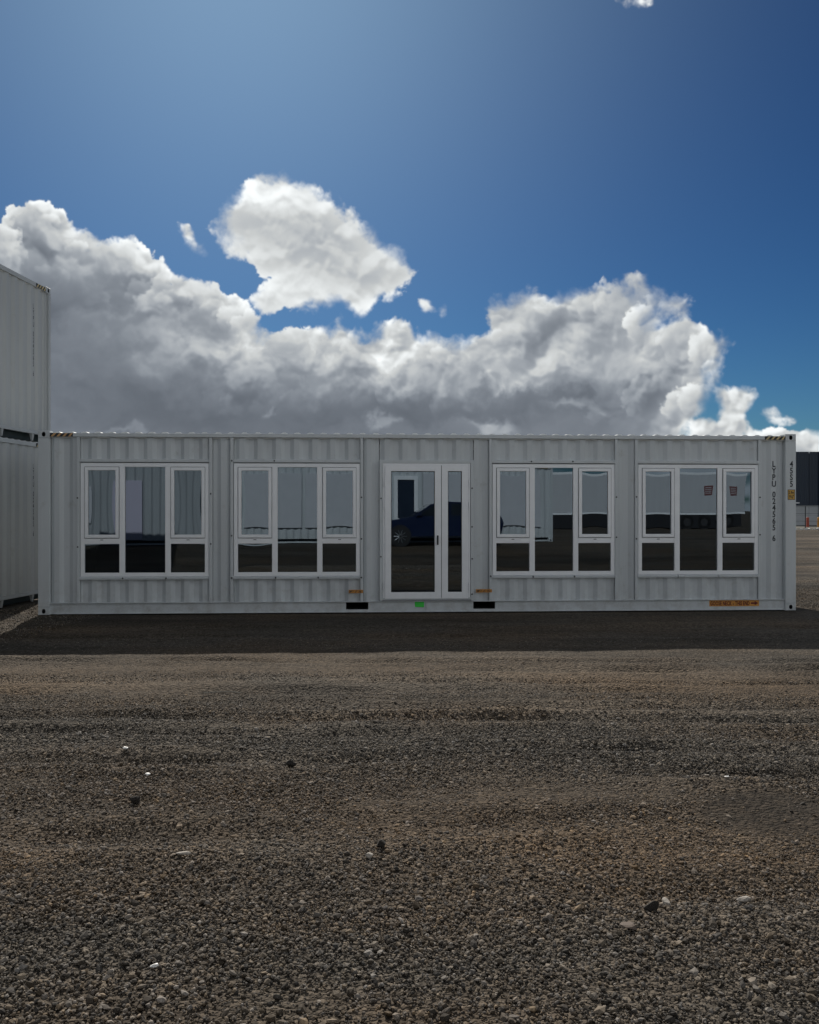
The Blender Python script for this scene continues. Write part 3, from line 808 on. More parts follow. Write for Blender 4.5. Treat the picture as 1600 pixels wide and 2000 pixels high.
def gravel_tint(N, K):
    """grey to brown, in broad patches fixed to the place"""
    g = N.new('ShaderNodeNewGeometry'); 
    mp = N.new('ShaderNodeMapping'); K.new(g.outputs['Position'], mp.inputs[0]); mp.inputs['Scale'].default_value = (.35,.75,1)
    n = N.new('ShaderNodeTexNoise'); n.inputs['Scale'].default_value = .9; n.inputs['Detail'].default_value = 5; n.inputs['Roughness'].default_value = .6
    K.new(mp.outputs[0], n.inputs[0])
    # browner band of crushed rock across the middle of the yard
    sp = N.new('ShaderNodeSeparateXYZ'); K.new(g.outputs['Position'], sp.inputs[0])
    def m_(op,a,b=None,c=None):
        k = N.new('ShaderNodeMath'); k.operation = op
        for i,v in enumerate((a,b,c)):
            if v is None: continue
            if isinstance(v,(int,float)): k.inputs[i].default_value = v
            else: K.new(v,k.inputs[i])
        return k.outputs[0]
    def band(c,w): 
        yy = m_('ADD', m_('MULTIPLY_ADD', sp.outputs[0], .09, sp.outputs[1]), m_('MULTIPLY_ADD', n.outputs[0], 3.0, -1.5)); t = m_('DIVIDE', m_('SUBTRACT', yy, c), w); return m_('EXPONENT', m_('MULTIPLY', m_('MULTIPLY', t, t), -1.))
    s = m_('ADD', m_('MULTIPLY', band(4.6,.95), .24), m_('MULTIPLY', band(8.6,1.0), .18))
    s = m_('ADD', s, m_('MULTIPLY', band(6.0,.55), -.14))
    f = m_('ADD', m_('MULTIPLY_ADD', n.outputs[0], 1.5, -.25), s)
    r = N.new('ShaderNodeMapRange'); K.new(f, r.inputs[0]); r.inputs[1].default_value = .36; r.inputs[2].default_value = .85
    mx = N.new('ShaderNodeMix'); mx.data_type = 'RGBA'; K.new(r.outputs[0], mx.inputs['Factor'])
    mx.inputs['A'].default_value = (*STONE_GREY, 1); mx.inputs['B'].default_value = (*STONE_BROWN, 1)
    return mx.outputs['Result'], g.outputs['Position'], sp, m_, n.outputs[0]

STONE_GREY = (.126, .110, .090); STONE_BROWN = (.152, .111, .074)
def ground_material():
    m = bpy.data.materials.new('compacted_gravel'); nt, b, out = nodes(m); N, K = nt.nodes, nt.links
    col, pos, sp, m_, pn = gravel_tint(N, K)
    v = N.new('ShaderNodeTexVoronoi'); v.inputs['Scale'].default_value = 42; K.new(pos, v.inputs[0])
    v2 = N.new('ShaderNodeTexVoronoi'); v2.inputs['Scale'].default_value = 95; K.new(pos, v2.inputs[0])
    nf = N.new('ShaderNodeTexNoise'); nf.inputs['Scale'].default_value = 9; nf.inputs['Detail'].default_value = 8; nf.inputs['Roughness'].default_value = .7
    K.new(pos, nf.inputs[0])
    mr_ = N.new('ShaderNodeMapping'); K.new(pos, mr_.inputs[0]); mr_.inputs['Scale'].default_value = (.16,1.0,1)
    nr_ = N.new('ShaderNodeTexNoise'); nr_.inputs['Scale'].default_value = 1.1; nr_.inputs['Detail'].default_value = 7; nr_.inputs['Roughness'].default_value = .68; K.new(mr_.outputs[0], nr_.inputs[0])
    wr = N.new('ShaderNodeMapRange'); mf_ = N.new('ShaderNodeMapping'); K.new(pos, mf_.inputs[0]); mf_.inputs['Scale'].default_value = (.05,.22,1)
    nq_ = N.new('ShaderNodeTexNoise'); nq_.inputs['Scale'].default_value = 1.0; nq_.inputs['Detail'].default_value = 6; nq_.inputs['Roughness'].default_value = .65; K.new(mf_.outputs[0], nq_.inputs[0])
    K.new(m_('MULTIPLY_ADD', nq_.outputs[0], .5, m_('MULTIPLY', nr_.outputs[0], .5)), wr.inputs[0]); wr.inputs[1].default_value = .36; wr.inputs[2].default_value = .62; wr.inputs[3].default_value = .38; wr.inputs[4].default_value = 1.45
    c1 = N.new('ShaderNodeSeparateColor'); K.new(v.outputs['Color'], c1.inputs[0])
    k = m_('MULTIPLY_ADD', c1.outputs[0], .70, .36)
    k = m_('MULTIPLY', k, m_('MULTIPLY_ADD', nf.outputs[0], .8, .55))
    k = m_('MULTIPLY', k, wr.outputs[0])
    # churned, rutted earth farther out
    mu_ = N.new('ShaderNodeMapping'); K.new(pos, mu_.inputs[0]); mu_.inputs['Scale'].default_value = (.09,.30,1); mu_.inputs['Rotation'].default_value = (0,0,.12)
    nu_ = N.new('ShaderNodeTexNoise'); nu_.inputs['Scale'].default_value = 1.0; nu_.inputs['Detail'].default_value = 9; nu_.inputs['Roughness'].default_value = .78; K.new(mu_.outputs[0], nu_.inputs[0])
    ru_ = N.new('ShaderNodeMapRange'); K.new(nu_.outputs[0], ru_.inputs[0]); ru_.inputs[1].default_value = .40; ru_.inputs[2].default_value = .60; ru_.inputs[3].default_value = .30; ru_.inputs[4].default_value = 1.25
    fm_ = N.new('ShaderNodeMapRange'); K.new(sp.outputs[1], fm_.inputs[0]); fm_.inputs[1].default_value = 14; fm_.inputs[2].default_value = 19
    xf_ = N.new('ShaderNodeMix'); xf_.data_type = 'FLOAT'; K.new(fm_.outputs[0], xf_.inputs['Factor']); xf_.inputs['A'].default_value = 1.0; K.new(ru_.outputs[0], xf_.inputs['B'])
    k = m_('MULTIPLY', k, xf_.outputs['Result'])
    # a damp muddy hollow at the right of the yard
    ex = m_('DIVIDE', m_('ADD', m_('SUBTRACT', sp.outputs[0], 2.02), m_('MULTIPLY_ADD', pn, .5, -.25)), .50)
    ey = m_('DIVIDE', m_('ADD', m_('SUBTRACT', sp.outputs[1], 4.78), m_('MULTIPLY_ADD', pn, .4, -.2)), .40)
    dm = N.new('ShaderNodeMapRange'); K.new(m_('ADD', m_('MULTIPLY', ex, ex), m_('MULTIPLY', ey, ey)), dm.inputs[0])
    dm.inputs[1].default_value = .6; dm.inputs[2].default_value = 1.3; dm.inputs[3].default_value = .48; dm.inputs[4].default_value = 1.0
    k = m_('MULTIPLY', k, dm.outputs[0])
    sc = N.new('ShaderNodeVectorMath'); sc.operation = 'SCALE'; K.new(col, sc.inputs[0]); K.new(k, sc.inputs['Scale'])
    # pale sandy streaks by the far fence
    mp = N.new('ShaderNodeMapping'); K.new(pos, mp.inputs[0]); mp.inputs['Scale'].default_value = (.05,.22,1)
    ns = N.new('ShaderNodeTexNoise'); ns.inputs['Scale'].default_value = 1.0; ns.inputs['Detail'].default_value = 5; K.new(mp.outputs[0], ns.inputs[0])
    r = N.new('ShaderNodeMapRange'); K.new(ns.outputs[0], r.inputs[0]); r.inputs[1].default_value = .5; r.inputs[2].default_value = .62
    fy = N.new('ShaderNodeMapRange'); K.new(sp.outputs[1], fy.inputs[0]); fy.inputs[1].default_value = 48; fy.inputs[2].default_value = 62
    mx = N.new('ShaderNodeMix'); mx.data_type = 'RGBA'; K.new(m_('MULTIPLY', m_('MULTIPLY', r.outputs[0], fy.outputs[0]), .6), mx.inputs['Factor'])
    K.new(sc.outputs[0], mx.inputs['A']); mx.inputs['B'].default_value = (.30,.25,.21,1)
    K.new(mx.outputs['Result'], b.inputs['Base Color'])
    b.inputs['Roughness'].default_value = .95; b.inputs['Specular IOR Level'].default_value = .15
    h = m_('ADD', m_('MULTIPLY', v.outputs['Distance'], -1.2), m_('MULTIPLY', v2.outputs['Distance'], -.5))
    h = m_('ADD', h, m_('ADD', m_('MULTIPLY', nf.outputs[0], .5), m_('MULTIPLY', nr_.outputs[0], 3.0)))
    bp = N.new('ShaderNodeBump'); bp.inputs['Strength'].default_value = .9; bp.inputs['Distance'].default_value = .02
    K.new(h, bp.inputs['Height']); K.new(bp.outputs[0], b.inputs['Normal'])
    return m
ground_me.materials.append(ground_material())
ground = tag(link('ground', ground_me), kind='structure')

def stone_material():
    m = bpy.data.materials.new('crushed_stone'); nt, b, out = nodes(m); N, K = nt.nodes, nt.links
    col, pos, sp, m_, pn = gravel_tint(N, K)
    oi = N.new('ShaderNodeObjectInfo')
    k = m_('MULTIPLY_ADD', m_('POWER', oi.outputs['Random'], 2.2), 1.6, .33)
    hsv = N.new('ShaderNodeHueSaturation'); K.new(col, hsv.inputs['Color']); 
    K.new(m_('MULTIPLY_ADD', m_('FRACT', m_('MULTIPLY', oi.outputs['Random'], 17.3)), .9, .45), hsv.inputs['Saturation'])
    K.new(k, hsv.inputs['Value'])
    tc = N.new('ShaderNodeTexCoord')
    nz = N.new('ShaderNodeTexNoise'); nz.inputs['Scale'].default_value = 2.5; nz.inputs['Detail'].default_value = 4; K.new(tc.outputs['Object'], nz.inputs[0])
    sc = N.new('ShaderNodeVectorMath'); sc.operation = 'SCALE'; K.new(hsv.outputs[0], sc.inputs[0]); K.new(m_('MULTIPLY_ADD', nz.outputs[0], .8, .6), sc.inputs['Scale'])
    K.new(sc.outputs[0], b.inputs['Base Color'])
    b.inputs['Roughness'].default_value = .85; b.inputs['Specular IOR Level'].default_value = .25
    return m
STONE = stone_material()
stones = bpy.data.collections.new('stone_shapes')
for i in range(7):
    bm = bmesh.new(); bmesh.ops.create_icosphere(bm, subdivisions=1, radius=.5)
    r_ = random.Random(50+i)
    pl = [(Vector((r_.gauss(0,1), r_.gauss(0,1), r_.gauss(0,1))).normalized(), r_.uniform(.26,.42)) for _ in range(7)]
    for v in bm.verts:
        for n_, d_ in pl:
            e = v.co.dot(n_)-d_
            if e > 0: v.co -= n_*e
        v.co *= 1+r_.uniform(-.06,.06)
        v.co.x *= [1.25,1.0,1.5,1.1,.95,1.35,1.05][i]; v.co.z *= [.62,.75,.5,.8,.68,.55,.9][i]
    me = bpy.data.meshes.new('stone'); bm.to_mesh(me); bm.free(); me.materials.append(STONE)
    stones.objects.link(bpy.data.objects.new('stone', me))

# loose gravel: a patch of points on the yard, each carrying one stone
px, py = np.arange(-9.5, 11.01, .12), np.arange(2.0, 22.0, .10)
X, Y = np.meshgrid(px, py)
gm = grid_mesh('gravel', X, Y, height(X, Y)-.002)
near = (np.abs(X) < .4617*Y + 2.1) & (Y < 11.6) & (np.abs(X) < 9.4)
left = (X < -4.9) & (X > -9) & (Y > 11) & (Y < 17) & ((X-SO.x)*SD.y-(Y-SO.y)*SD.x > .1)
right = (X > 6.0) & (Y > 11) & (X > OL.x+CL+.3-(Y-14.5)*.05 - (Y < 13.5)*9)
# how loose the stones lie: heaped near the camera, pressed flat along the wheel tracks
n1 = fbm(X*.7, Y*1.6, 4, 241); n2 = fbm(X*.35, Y*1.9, 4, 243)
Yn = Y + .09*X + .9*n1 + .5*n2
loose = .36*sstep(4.6, 3.2, Yn) + .20*sstep(4.9, 5.6, Yn)*sstep(7.8, 6.4, Yn) + .5*n2 + .42*sstep(10.5, 7.0, Y) + .06
loose = np.clip(loose, .08, 1.1)
dens = (5800 + 3600*np.clip(loose, 0, 1))*(1 - .55*sstep(5.0, 10.0, Y))
dens = dens*np.clip(.9+.9*n1, .2, 1.25)
for cx, cy, rx, ry, a in ((2.02,4.78,.46,.36,1.6),(1.0,2.98,.35,.12,.7),(-.35,2.95,.25,.12,.7),(-2.0,4.45,.45,.2,.6),(-1.1,4.6,.5,.2,.6),(.1,4.6,.5,.16,.6),
                          (2.6,8.9,2.4,.5,.9),(4.2,8.1,2.2,.3,.8),(.3,7.4,1.5,.15,.7),(-3.0,8.2,1.4,.25,.7),(-1.5,9.2,1.8,.2,.7),(1.2,6.9,1.0,.14,.6)):
    q = ((X-cx+.3*fbm(X*2,Y*2,3,233))/rx)**2+((Y-cy+.25*fbm(X*2+9,Y*2,3,235))/ry)**2
    dens = dens*np.clip(1-a*np.exp(-q**2), .02, 1)
dens = np.where(near, dens, np.where(left | right, 1900*np.clip(1+n1, .3, 1.4)*(1-.93*sstep(15, 22, Y)), 0))
loose = np.where(left | right, .75, loose)
al = gm.attributes.new('stone_loose', 'FLOAT', 'POINT'); al.data.foreach_set('value', loose.astype(np.float32).ravel())
at = gm.attributes.new('stone_density', 'FLOAT', 'POINT'); at.data.foreach_set('value', np.maximum(dens, 0).astype(np.float32).ravel())
gm.materials.append(STONE)
gravel = tag(link('gravel', gm), kind='stuff')
ng = bpy.data.node_groups.new('scatter_stones', 'GeometryNodeTree')
ng.interface.new_socket(name='Geometry', in_out='INPUT', socket_type='NodeSocketGeometry')
ng.interface.new_socket(name='Geometry', in_out='OUTPUT', socket_type='NodeSocketGeometry')
N, K = ng.nodes, ng.links
gi, go = N.new('NodeGroupInput'), N.new('NodeGroupOutput')
dp = N.new('GeometryNodeDistributePointsOnFaces'); na = N.new('GeometryNodeInputNamedAttribute'); na.data_type = 'FLOAT'; na.inputs[0].default_value = 'stone_density'
ci = N.new('GeometryNodeCollectionInfo'); ci.inputs[0].default_value = stones; ci.inputs[1].default_value = True; ci.inputs[2].default_value = True
ip = N.new('GeometryNodeInstanceOnPoints'); ip.inputs['Pick Instance'].default_value = True
rr = N.new('FunctionNodeRandomValue'); rr.data_type = 'FLOAT_VECTOR'
rr.inputs[0].default_value = (-.9,-.9,0); rr.inputs[1].default_value = (.9,.9,6.283)
rs = N.new('FunctionNodeRandomValue'); rs.data_type = 'FLOAT'; rs.inputs[2].default_value = 0; rs.inputs[3].default_value = 1; rs.inputs['Seed'].default_value = 5
ri = N.new('FunctionNodeRandomValue'); ri.data_type = 'INT'; ri.inputs[4].default_value = 0; ri.inputs[5].default_value = 6; ri.inputs['Seed'].default_value = 9
pw = N.new('ShaderNodeMath'); pw.operation = 'POWER'; pw.inputs[1].default_value = 3.2; K.new(rs.outputs[1], pw.inputs[0])
ma = N.new('ShaderNodeMath'); ma.operation = 'MULTIPLY_ADD'; ma.inputs[1].default_value = .016; K.new(pw.outputs[0], ma.inputs[0])
pr = N.new('ShaderNodeMath'); pr.operation = 'POWER'; pr.inputs[1].default_value = 70; K.new(rs.outputs[1], pr.inputs[0])
mb_ = N.new('ShaderNodeMath'); mb_.operation = 'MULTIPLY_ADD'; mb_.inputs[1].default_value = .019; mb_.inputs[2].default_value = .0082; K.new(pr.outputs[0], mb_.inputs[0]); K.new(mb_.outputs[0], ma.inputs[2])
K.new(gi.outputs[0], dp.inputs[0]); K.new(na.outputs[0], dp.inputs['Density'])
sp_ = N.new('GeometryNodeSetPosition'); ro = N.new('FunctionNodeRandomValue'); ro.data_type = 'FLOAT_VECTOR'
ro.inputs[0].default_value = (0,0,.001); ro.inputs[1].default_value = (0,0,.015); ro.inputs['Seed'].default_value = 21
K.new(dp.outputs[0], sp_.inputs[0])
lo_ = N.new('GeometryNodeInputNamedAttribute'); lo_.data_type = 'FLOAT'; lo_.inputs[0].default_value = 'stone_loose'
os_ = N.new('ShaderNodeVectorMath'); os_.operation = 'SCALE'; K.new(ro.outputs[0], os_.inputs[0]); K.new(lo_.outputs[0], os_.inputs['Scale']); K.new(os_.outputs[0], sp_.inputs['Offset'])
sm_ = N.new('ShaderNodeMath'); sm_.operation = 'MULTIPLY_ADD'; sm_.inputs[1].default_value = .50; sm_.inputs[2].default_value = .58; K.new(lo_.outputs[0], sm_.inputs[0])
s2_ = N.new('ShaderNodeMath'); s2_.operation = 'MULTIPLY'; K.new(ma.outputs[0], s2_.inputs[0]); K.new(sm_.outputs[0], s2_.inputs[1])
tl_ = N.new('ShaderNodeMath'); tl_.operation = 'MULTIPLY_ADD'; tl_.inputs[1].default_value = .75; tl_.inputs[2].default_value = .22; K.new(lo_.outputs[0], tl_.inputs[0])
cx_ = N.new('ShaderNodeCombineXYZ'); K.new(tl_.outputs[0], cx_.inputs[0]); K.new(tl_.outputs[0], cx_.inputs[1]); cx_.inputs[2].default_value = 1
rm_ = N.new('ShaderNodeVectorMath'); rm_.operation = 'MULTIPLY'; K.new(rr.outputs[0], rm_.inputs[0]); K.new(cx_.outputs[0], rm_.inputs[1])
K.new(sp_.outputs[0], ip.inputs[0]); K.new(ci.outputs[0], ip.inputs['Instance']); K.new(ri.outputs[2], ip.inputs['Instance Index'])
K.new(rm_.outputs[0], ip.inputs['Rotation']); K.new(s2_.outputs[0], ip.inputs['Scale']); K.new(ip.outputs[0], go.inputs[0])
md = gravel.modifiers.new('scatter', 'NODES'); md.node_group = ng

def hz(x, y): return float(height(np.array([[x]], float), np.array([[y]], float))[0,0])

# ------------------------------------------------------------------ litter and larger stones lying on the gravel
SCRAP = mat('white_scrap', (.80,.80,.78), .5, vary=.08, scale=20)
PALE = mat('pale_stone', (.36,.33,.29), .8, vary=.25, scale=30, bump=.3, bscale=60)
DIRT = mat('dark_clod', (.022,.018,.014), .95, vary=.3, scale=30, bump=.6, bscale=50)
WOOD = mat('weathered_stick', (.30,.27,.22), .8, vary=.25, scale=20)
def lump(name, label, cat, x, y, sx, sy, sz, m, seed, rz=0., group=None):
    bm = bmesh.new(); bmesh.ops.create_icosphere(bm, subdivisions=2, radius=.5)
    r_ = random.Random(seed); pl = [(Vector((r_.gauss(0,1),r_.gauss(0,1),r_.gauss(0,1))).normalized(), r_.uniform(.24,.42)) for _ in range(9)]
    for v in bm.verts:
        for n_, d_ in pl:
            e = v.co.dot(n_)-d_
            if e > 0: v.co -= n_*e
        v.co = Vector((v.co.x*sx, v.co.y*sy, v.co.z*sz))
    me = bpy.data.meshes.new(name); bm.to_mesh(me); bm.free(); me.materials.append(m)
    return tag(link(name, me, None, (x,y,hz(x,y)+sz*.28+.006), (r_.uniform(-.2,.2),r_.uniform(-.2,.2),rz)), label, cat, group)
lump('plastic_scrap', 'square white scrap lying on grey gravel left of the middle', 'litter', -1.914, 5.98, .038, .045, .018, SCRAP, 1, .2)
lump('plastic_scrap', 'small oval white scrap on the gravel nearer than the square one', 'litter', -1.607, 5.45, .04, .035, .018, SCRAP, 2)
lump('plastic_scrap', 'brightest white chip on the dark foreground gravel', 'litter', -.905, 3.147, .034, .026, .014, SCRAP, 3, .4)
lump('plastic_scrap', 'pale chip by the dark mud patch at the right', 'litter', 1.925, 5.38, .034, .022, .014, SCRAP, 8, .1)
lump('stone', 'long flat tan stone on the brown gravel left of centre', 'stone', -1.06, 4.16, .075, .04, .022, PALE, 4, .2)
lump('stone', 'pale angular stone beside the dark hollow in the foreground gravel', 'stone', 1.06, 3.66, .05, .045, .04, PALE, 5)
lump('stone', 'brown slab-like stone below the dark hollow in the gravel', 'stone', .855, 3.435, .085, .06, .025, mat('brown_stone', (.13,.10,.08), .85, vary=.3, scale=30), 6, -.4)
lump('stone', 'long pale stone at the right of the foreground gravel', 'stone', 1.408, 3.72, .075, .035, .03, PALE, 7, -.1)
lump('stone', 'round tan stone at the left of the brown gravel patch', 'stone', -.19, 4.16, .05, .045, .03, PALE, 11)
lump('dirt_clod', 'dark clod of dirt among the foreground gravel at the right', 'clod', .98, 3.60, .075, .045, .05, DIRT, 9)
lump('dirt_clod', 'small dark clod on the grey gravel at the left', 'clod', -1.53, 4.96, .08, .05, .05, DIRT, 10)
lump('dirt_clod', 'dark clod with a pale edge near the middle of the gravel', 'clod', -.76, 5.66, .09, .06, .05, DIRT, 12)
lump('dirt_clod', 'single black clod just left of centre on brown gravel', 'clod', -.138, 4.28, .06, .05, .05, DIRT, 13)
mb = MB(); pts = [(-1.80,7.74),(-1.70,7.80),(-1.58,7.83),(-1.50,7.90)]
for (a,b),(c,d) in zip(pts, pts[1:]): mb.tube((a,b,hz(a,b)+.022),(c,d,hz(c,d)+.022),.008,.007,6)
tag(mb.build('stick', WOOD), 'thin pale stick lying on the gravel before the shadow', 'stick')

# ------------------------------------------------------------------ far side of the yard, at the right
WX, WY = 39.5, 101.0
shed = thing('warehouse', 'dark navy warehouse with a pale concrete base beyond the yard', 'warehouse', (WX, WY, 0))
NAVY = mat('navy_cladding', (.008,.020,.042), .45, vary=.15, streak=True, scale=1.2)
CONC = mat('pale_precast_concrete', (.46,.47,.48), .8, vary=.12, scale=1.0)
for k in range(10):                                      # cladding sheets, ribbed
    x0 = k*6.0; mb = MB()
    mb.sheet(corr(x0+.02, x0+5.98, .30, 0., .035, .2, .15), lambda x,d: (x,d,2.34), lambda x,d: (x,d,8.40)); mb.build('cladding_sheet', NAVY, shed)
    for j in range(2):
        MB().bbox(x0+.015, x0+5.985, .03, .20, .0+1.16*j+.01, 1.16*(j+1), .015).build('base_panel', CONC, shed)
MB().box(0,60,.2,38,0,8.2).build('shell', NAVY, shed)
MB().prism([(.25,8.205),(.25,8.25),(19,9.0),(38.2,8.25),(38.2,8.205)],0,-.1,60.1).build('roof', mat('grey_roof_sheet', (.30,.32,.34), .4, vary=.1), shed)
MB().box(-.1,60.1,-.05,.03,2.28,2.36).build('drip_flashing', NAVY, shed)
for x in (7.1, 31.): MB().box(x,x+.16,-.10,.0,.0,8.4).build('downpipe', NAVY, shed)
mb = MB(); mb.box(3.1,4.40,-1.15,-.02,2.50,2.62); mb.build('door_canopy', mat('white_canopy', (.75,.76,.78), .4), shed)

fence = thing('security_fence', 'tall thin dark post and wire fence before the warehouse', 'fence', (34.9,78.2,0))
FM = mat('dark_fence_steel', (.035,.04,.042), .5, vary=.2)
FX = [-3.18,-1.76,0.0,1.8,3.6,5.4,7.2,9.0,10.8,12.6]
for x in FX:
    if x == 0.0 or x > 0 or x < 0: MB().tube((x,0,0),(x,0,2.08),.045,n=8).build('post', FM, fence)
for z in (.1,.75,1.42,2.02): 
    MB().tube((FX[0],0,z),(FX[-1],0,z),.012,n=6).build('wire', FM, fence)
BOL = [mat('red_bollard_paint', (.40,.07,.035), .5, vary=.2), mat('orange_bollard_paint', (.55,.26,.05), .5, vary=.2)]
for x, y, m, lb in ((39.95,89.,BOL[0],'red safety bollard behind the dark fence post'),(41.05,89.,BOL[1],'orange bollard at the right edge before the warehouse')):
    t = thing('bollard', lb, 'bollard', (x,y,0)); MB().tube((0,0,0),(0,0,.98),.14,n=14).build('pipe', m, t)
    mb = MB(); mb.tube((0,0,.98),(0,0,1.02),.14,.06,14); mb.build('cap', m, t); mb = MB(); mb.tube((0,0,-.02),(0,0,.04),.22,.20,14); mb.build('footing', CONC, t)
RK = mat('white_painted_rock', (.62,.61,.58), .75, vary=.3, scale=6)
for k in range(22):
    r_ = random.Random(200+k); x = 33.3+k*.36+r_.uniform(-.07,.07); s = r_.uniform(.75,1.15)
    o = lump('edging_rock', 'small white rock in the row edging the verge below the far fence', 'rock', x, 76.2+r_.uniform(-.12,.12), .30*s, .26*s, .24*s, RK, 300+k, group='white rocks edging the far verge')
verge = MB(); verge.box(20,110,77.0,100.9,-.02,.03); tag(verge.build('verge', mat('dry_verge', (.07,.07,.055), .95, vary=.35, scale=.8)), kind='structure')

# ------------------------------------------------------------------ behind the camera, seen only mirrored in the glass
n_ = Vector((-math.sin(OT), math.cos(OT)))
def real(xv, yv):
    """where a point stands whose mirror image in the office front is at xv, yv"""
    p = Vector((xv, yv)); q = Vector((OL.x, OL.y)); return p - 2*((p-q).dot(n_))*n_
def facing(a, b):
    """location and heading of a long side whose mirror image runs from a to b, left to right in the glass"""
    A, B = real(*a), real(*b); d = (A-B).normalized(); return B, d, math.atan2(d.y, d.x)
B, d, rz = facing((-6.5,31.2),(5.45,33.6))
yard1 = plain_container('shipping_container', 'white container with closed shutters and dark doorway behind the viewer', (B.x,B.y,.46), rz, PAINT, (), None, True, False)
SHUT = mat('white_shutter', (.62,.63,.66), .45, vary=.06)
for a,b in ((9.49,11.59),(7.24,9.36),(3.19,5.04),(.54,3.04)):
    MB().bbox(a,b,-.035,.02,.57,2.55).build('shutter', SHUT, yard1)
mb = MB(); mb.frame(5.24,6.14,.2,2.46,.14,-.03,.05); mb.build('door_frame', UPVC, yard1)
MB().box(5.38,6.0,.005,.02,.22,2.34).build('door_leaf', NAVY, yard1)
B, d, rz = facing((-18.9,27.8),(-7.0,30.2))
yard2 = plain_container('shipping_container', 'plain white container with a pale door behind the viewer, mirrored in the left window', (B.x,B.y,.46), rz, PAINT_C, (), None, True, False)
MB().bbox(2.05,2.90,-.03,.02,.2,2.20).build('door_leaf', mat('lilac_white_door', (.56,.53,.64), .45), yard2)
MB().bbox(3.75,4.3,-.03,.02,.75,2.0).build('shutter', SHUT, yard2)

# white box trailer
B, d, rz = facing((8.6,57.),(22.2,58.))
trailer = thing('box_trailer', 'white box semi-trailer on dark wheels behind the viewer, mirrored in the right windows', 'trailer', (B.x,B.y,.40), rz)
TW = mat('white_trailer_skin', (.56,.57,.59), .35, vary=.06, streak=True)
MB().bbox(0,13.6,0,2.5,1.12,3.75,.03).build('box', TW, trailer)
MB().box(0,13.6,-.02,2.52,1.0,1.12).build('side_rail', UPVC, trailer)
MB().box(0,13.6,-.015,.03,3.62,3.78).build('top_rail', UPVC, trailer)
MB().box(.3,13.3,.75,1.75,.70,1.0).build('chassis', DARK, trailer)
MB().box(.4,13.2,.02,.08,.12,1.0).build('shade_skirt', DARK, trailer)  # black sheet added over the wheels, standing for the shade below the box
TY = mat('tyre_rubber', (.02,.02,.02), .8); RIM = mat('wheel_rim', (.35,.36,.37), .35, metal=.7); DRIM = mat('dark_truck_rim', (.03,.03,.032), .6)
for x in (1.6,2.9,4.2):
    for y in (.2,2.3):
        m = MB(); m.tube((x,y-.18,.5),(x,y+.18,.5),.5,n=20); w = m.build('wheel', TY, trailer)
        m = MB(); m.tube((x,y-.19,.5),(x,y+.19,.5),.27,n=14); m.build('rim', DRIM, w)
for a,b in ((.85,1.5),(2.35,2.9)):
    m = MB(); m.add([(a,-.012,2.30),(b,-.012,2.26),(b+.06,-.012,2.90),(a-.06,-.012,2.92)],[(0,1,2,3)]); m.cur = 1
    for q in range(4): m.box(a+.06,b-.04,-.016,-.013,2.40+.12*q,2.44+.12*q)
    m.build('placard', [mat('red_placard', (.20,.075,.075), .5), TW], trailer)

# dark blue hatchback
P = real(1.0, 31.0); Q = real(2.0, 31.05); dv = (P-Q).normalized()
car = thing('hatchback_car', 'dark blue hatchback parked behind the viewer, mirrored in the glass door', 'car', (P.x,P.y,.45), math.atan2(dv.y, dv.x))
CP = mat('dark_blue_car_paint', (.008,.016,.050), .25, coat=1.0); CG = mat('car_glass', (.02,.025,.03), .05, spec=.9)
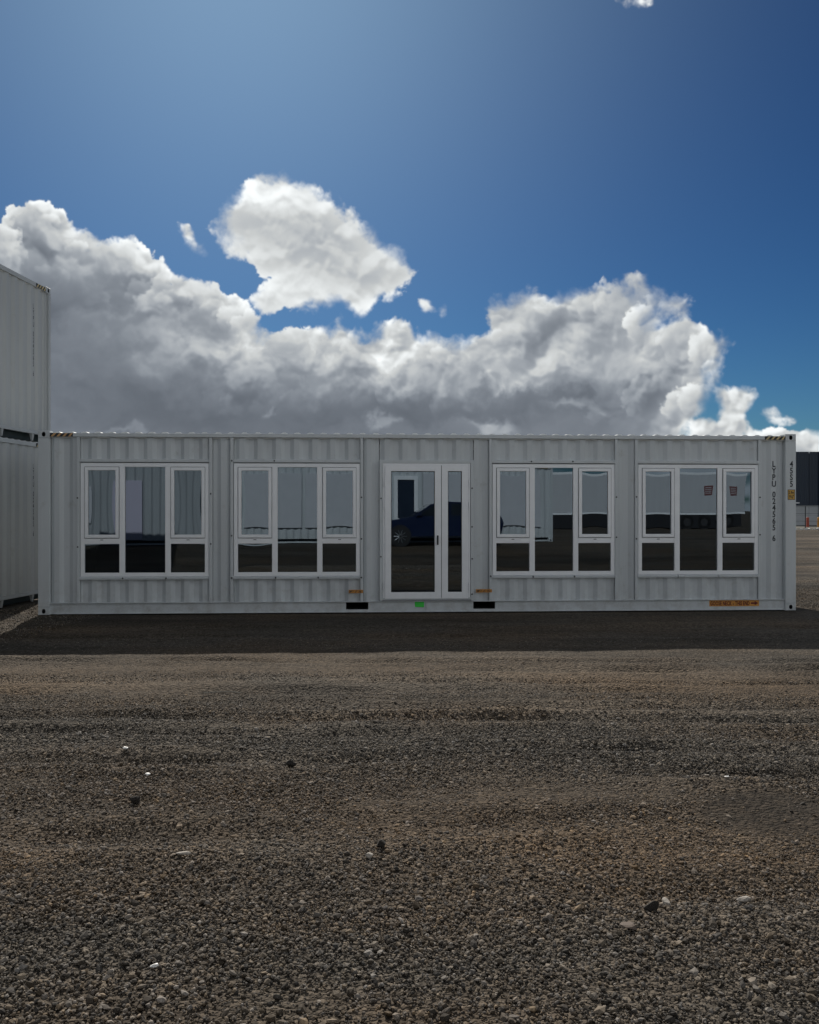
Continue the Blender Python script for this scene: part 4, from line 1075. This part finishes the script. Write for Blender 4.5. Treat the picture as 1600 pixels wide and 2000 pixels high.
# local x: the nose points to +x, -y faces the office
body = [(2.16,.34),(2.20,.55),(2.12,.72),(1.75,.86),(1.05,.97),(.2,1.0),(-1.6,1.02),(-2.02,.98),(-2.15,.75),(-2.12,.38)]
def loft(profile, widths, name, m, smooth=False):
    mb = MB(); n = len(profile); vs = []
    for y, s, dz in widths: vs += [(x*s, y, .34+(z-.34)*1.0+dz) for x,z in profile]
    fs = []
    for k in range(len(widths)-1):
        for i in range(n): fs.append((k*n+i, k*n+(i+1)%n, (k+1)*n+(i+1)%n, (k+1)*n+i))
    fs += [tuple(range(n-1,-1,-1)), tuple(range((len(widths)-1)*n, len(widths)*n))]
    mb.add(vs, fs); return mb.build(name, m, car, smooth=smooth)
loft(body, [(-.90,.95,-.03),(-.86,.985,0),(-.5,1.0,.02),(.5,1.0,.02),(.86,.985,0),(.90,.95,-.03)], 'body', CP)
cab = [(1.10,.97),(.95,1.0),(.30,1.42),(-.25,1.51),(-1.2,1.47),(-1.75,1.22),(-2.0,1.0),(-2.0,.95),(1.05,.95)]
loft(cab, [(-.80,.98,-.0),(-.66,.93,0),(.66,.93,0),(.80,.98,0)], 'cabin', CP)
for s in (-1,1):
    m = MB(); y = s*.812; m.add([(.80,y,1.03),(.22,y,1.37),(-.28,y,1.44),(-.28,y,1.03)],[(0,1,2,3)]); m.add([(-.36,y,1.03),(-.36,y,1.44),(-1.1,y,1.40),(-1.5,y,1.18),(-1.5,y,1.03)],[(0,1,2,3,4)])
    m.build('side_window', CG, car)
    m = MB(); m.bbox(.62,.80,*sorted((s*.84,s*1.0)),1.02,1.15,.02); m.build('mirror', CP, car)
    m = MB(); m.box(-.55,-.35,*sorted((s*.89,s*.92)),.84,.87); m.build('door_handle', CP, car)
    m = MB(); m.bbox(1.85,2.13,*sorted((s*.55,s*.84)),.66,.78,.02); m.build('headlight', mat('headlight_lens', (.6,.62,.65), .1), car)
    for x in (1.36,-1.32):
        m = MB(); m.tube((x,s*.70,.335),(x,s*.915,.335),.385,n=24); m.build('wheel_arch', DARK, car)
        m = MB(); m.tube((x,s*.72,.325),(x,s*.93,.325),.325,n=24); w = m.build('wheel', TY, car)
        m = MB(); m.tube((x,s*.92,.325),(x,s*.936,.325),.245,n=20)
        m.cur = 1
        for q in range(10):
            t = 2*math.pi*q/10; m.tube((x+.04*math.cos(t),s*.945,.325+.04*math.sin(t)),(x+.225*math.cos(t),s*.940,.325+.225*math.sin(t)),.016,n=5)
        m.build('rim', [DARK, RIM], w)
m = MB(); m.add([(1.02,-.62,1.0),(1.02,.62,1.0),(.36,.60,1.415),(.36,-.60,1.415)],[(0,1,2,3)]); 
for i in range(4): m.v[i] = (m.v[i][0]+.01, m.v[i][1], m.v[i][2]+.012)
m.build('windscreen', CG, car)
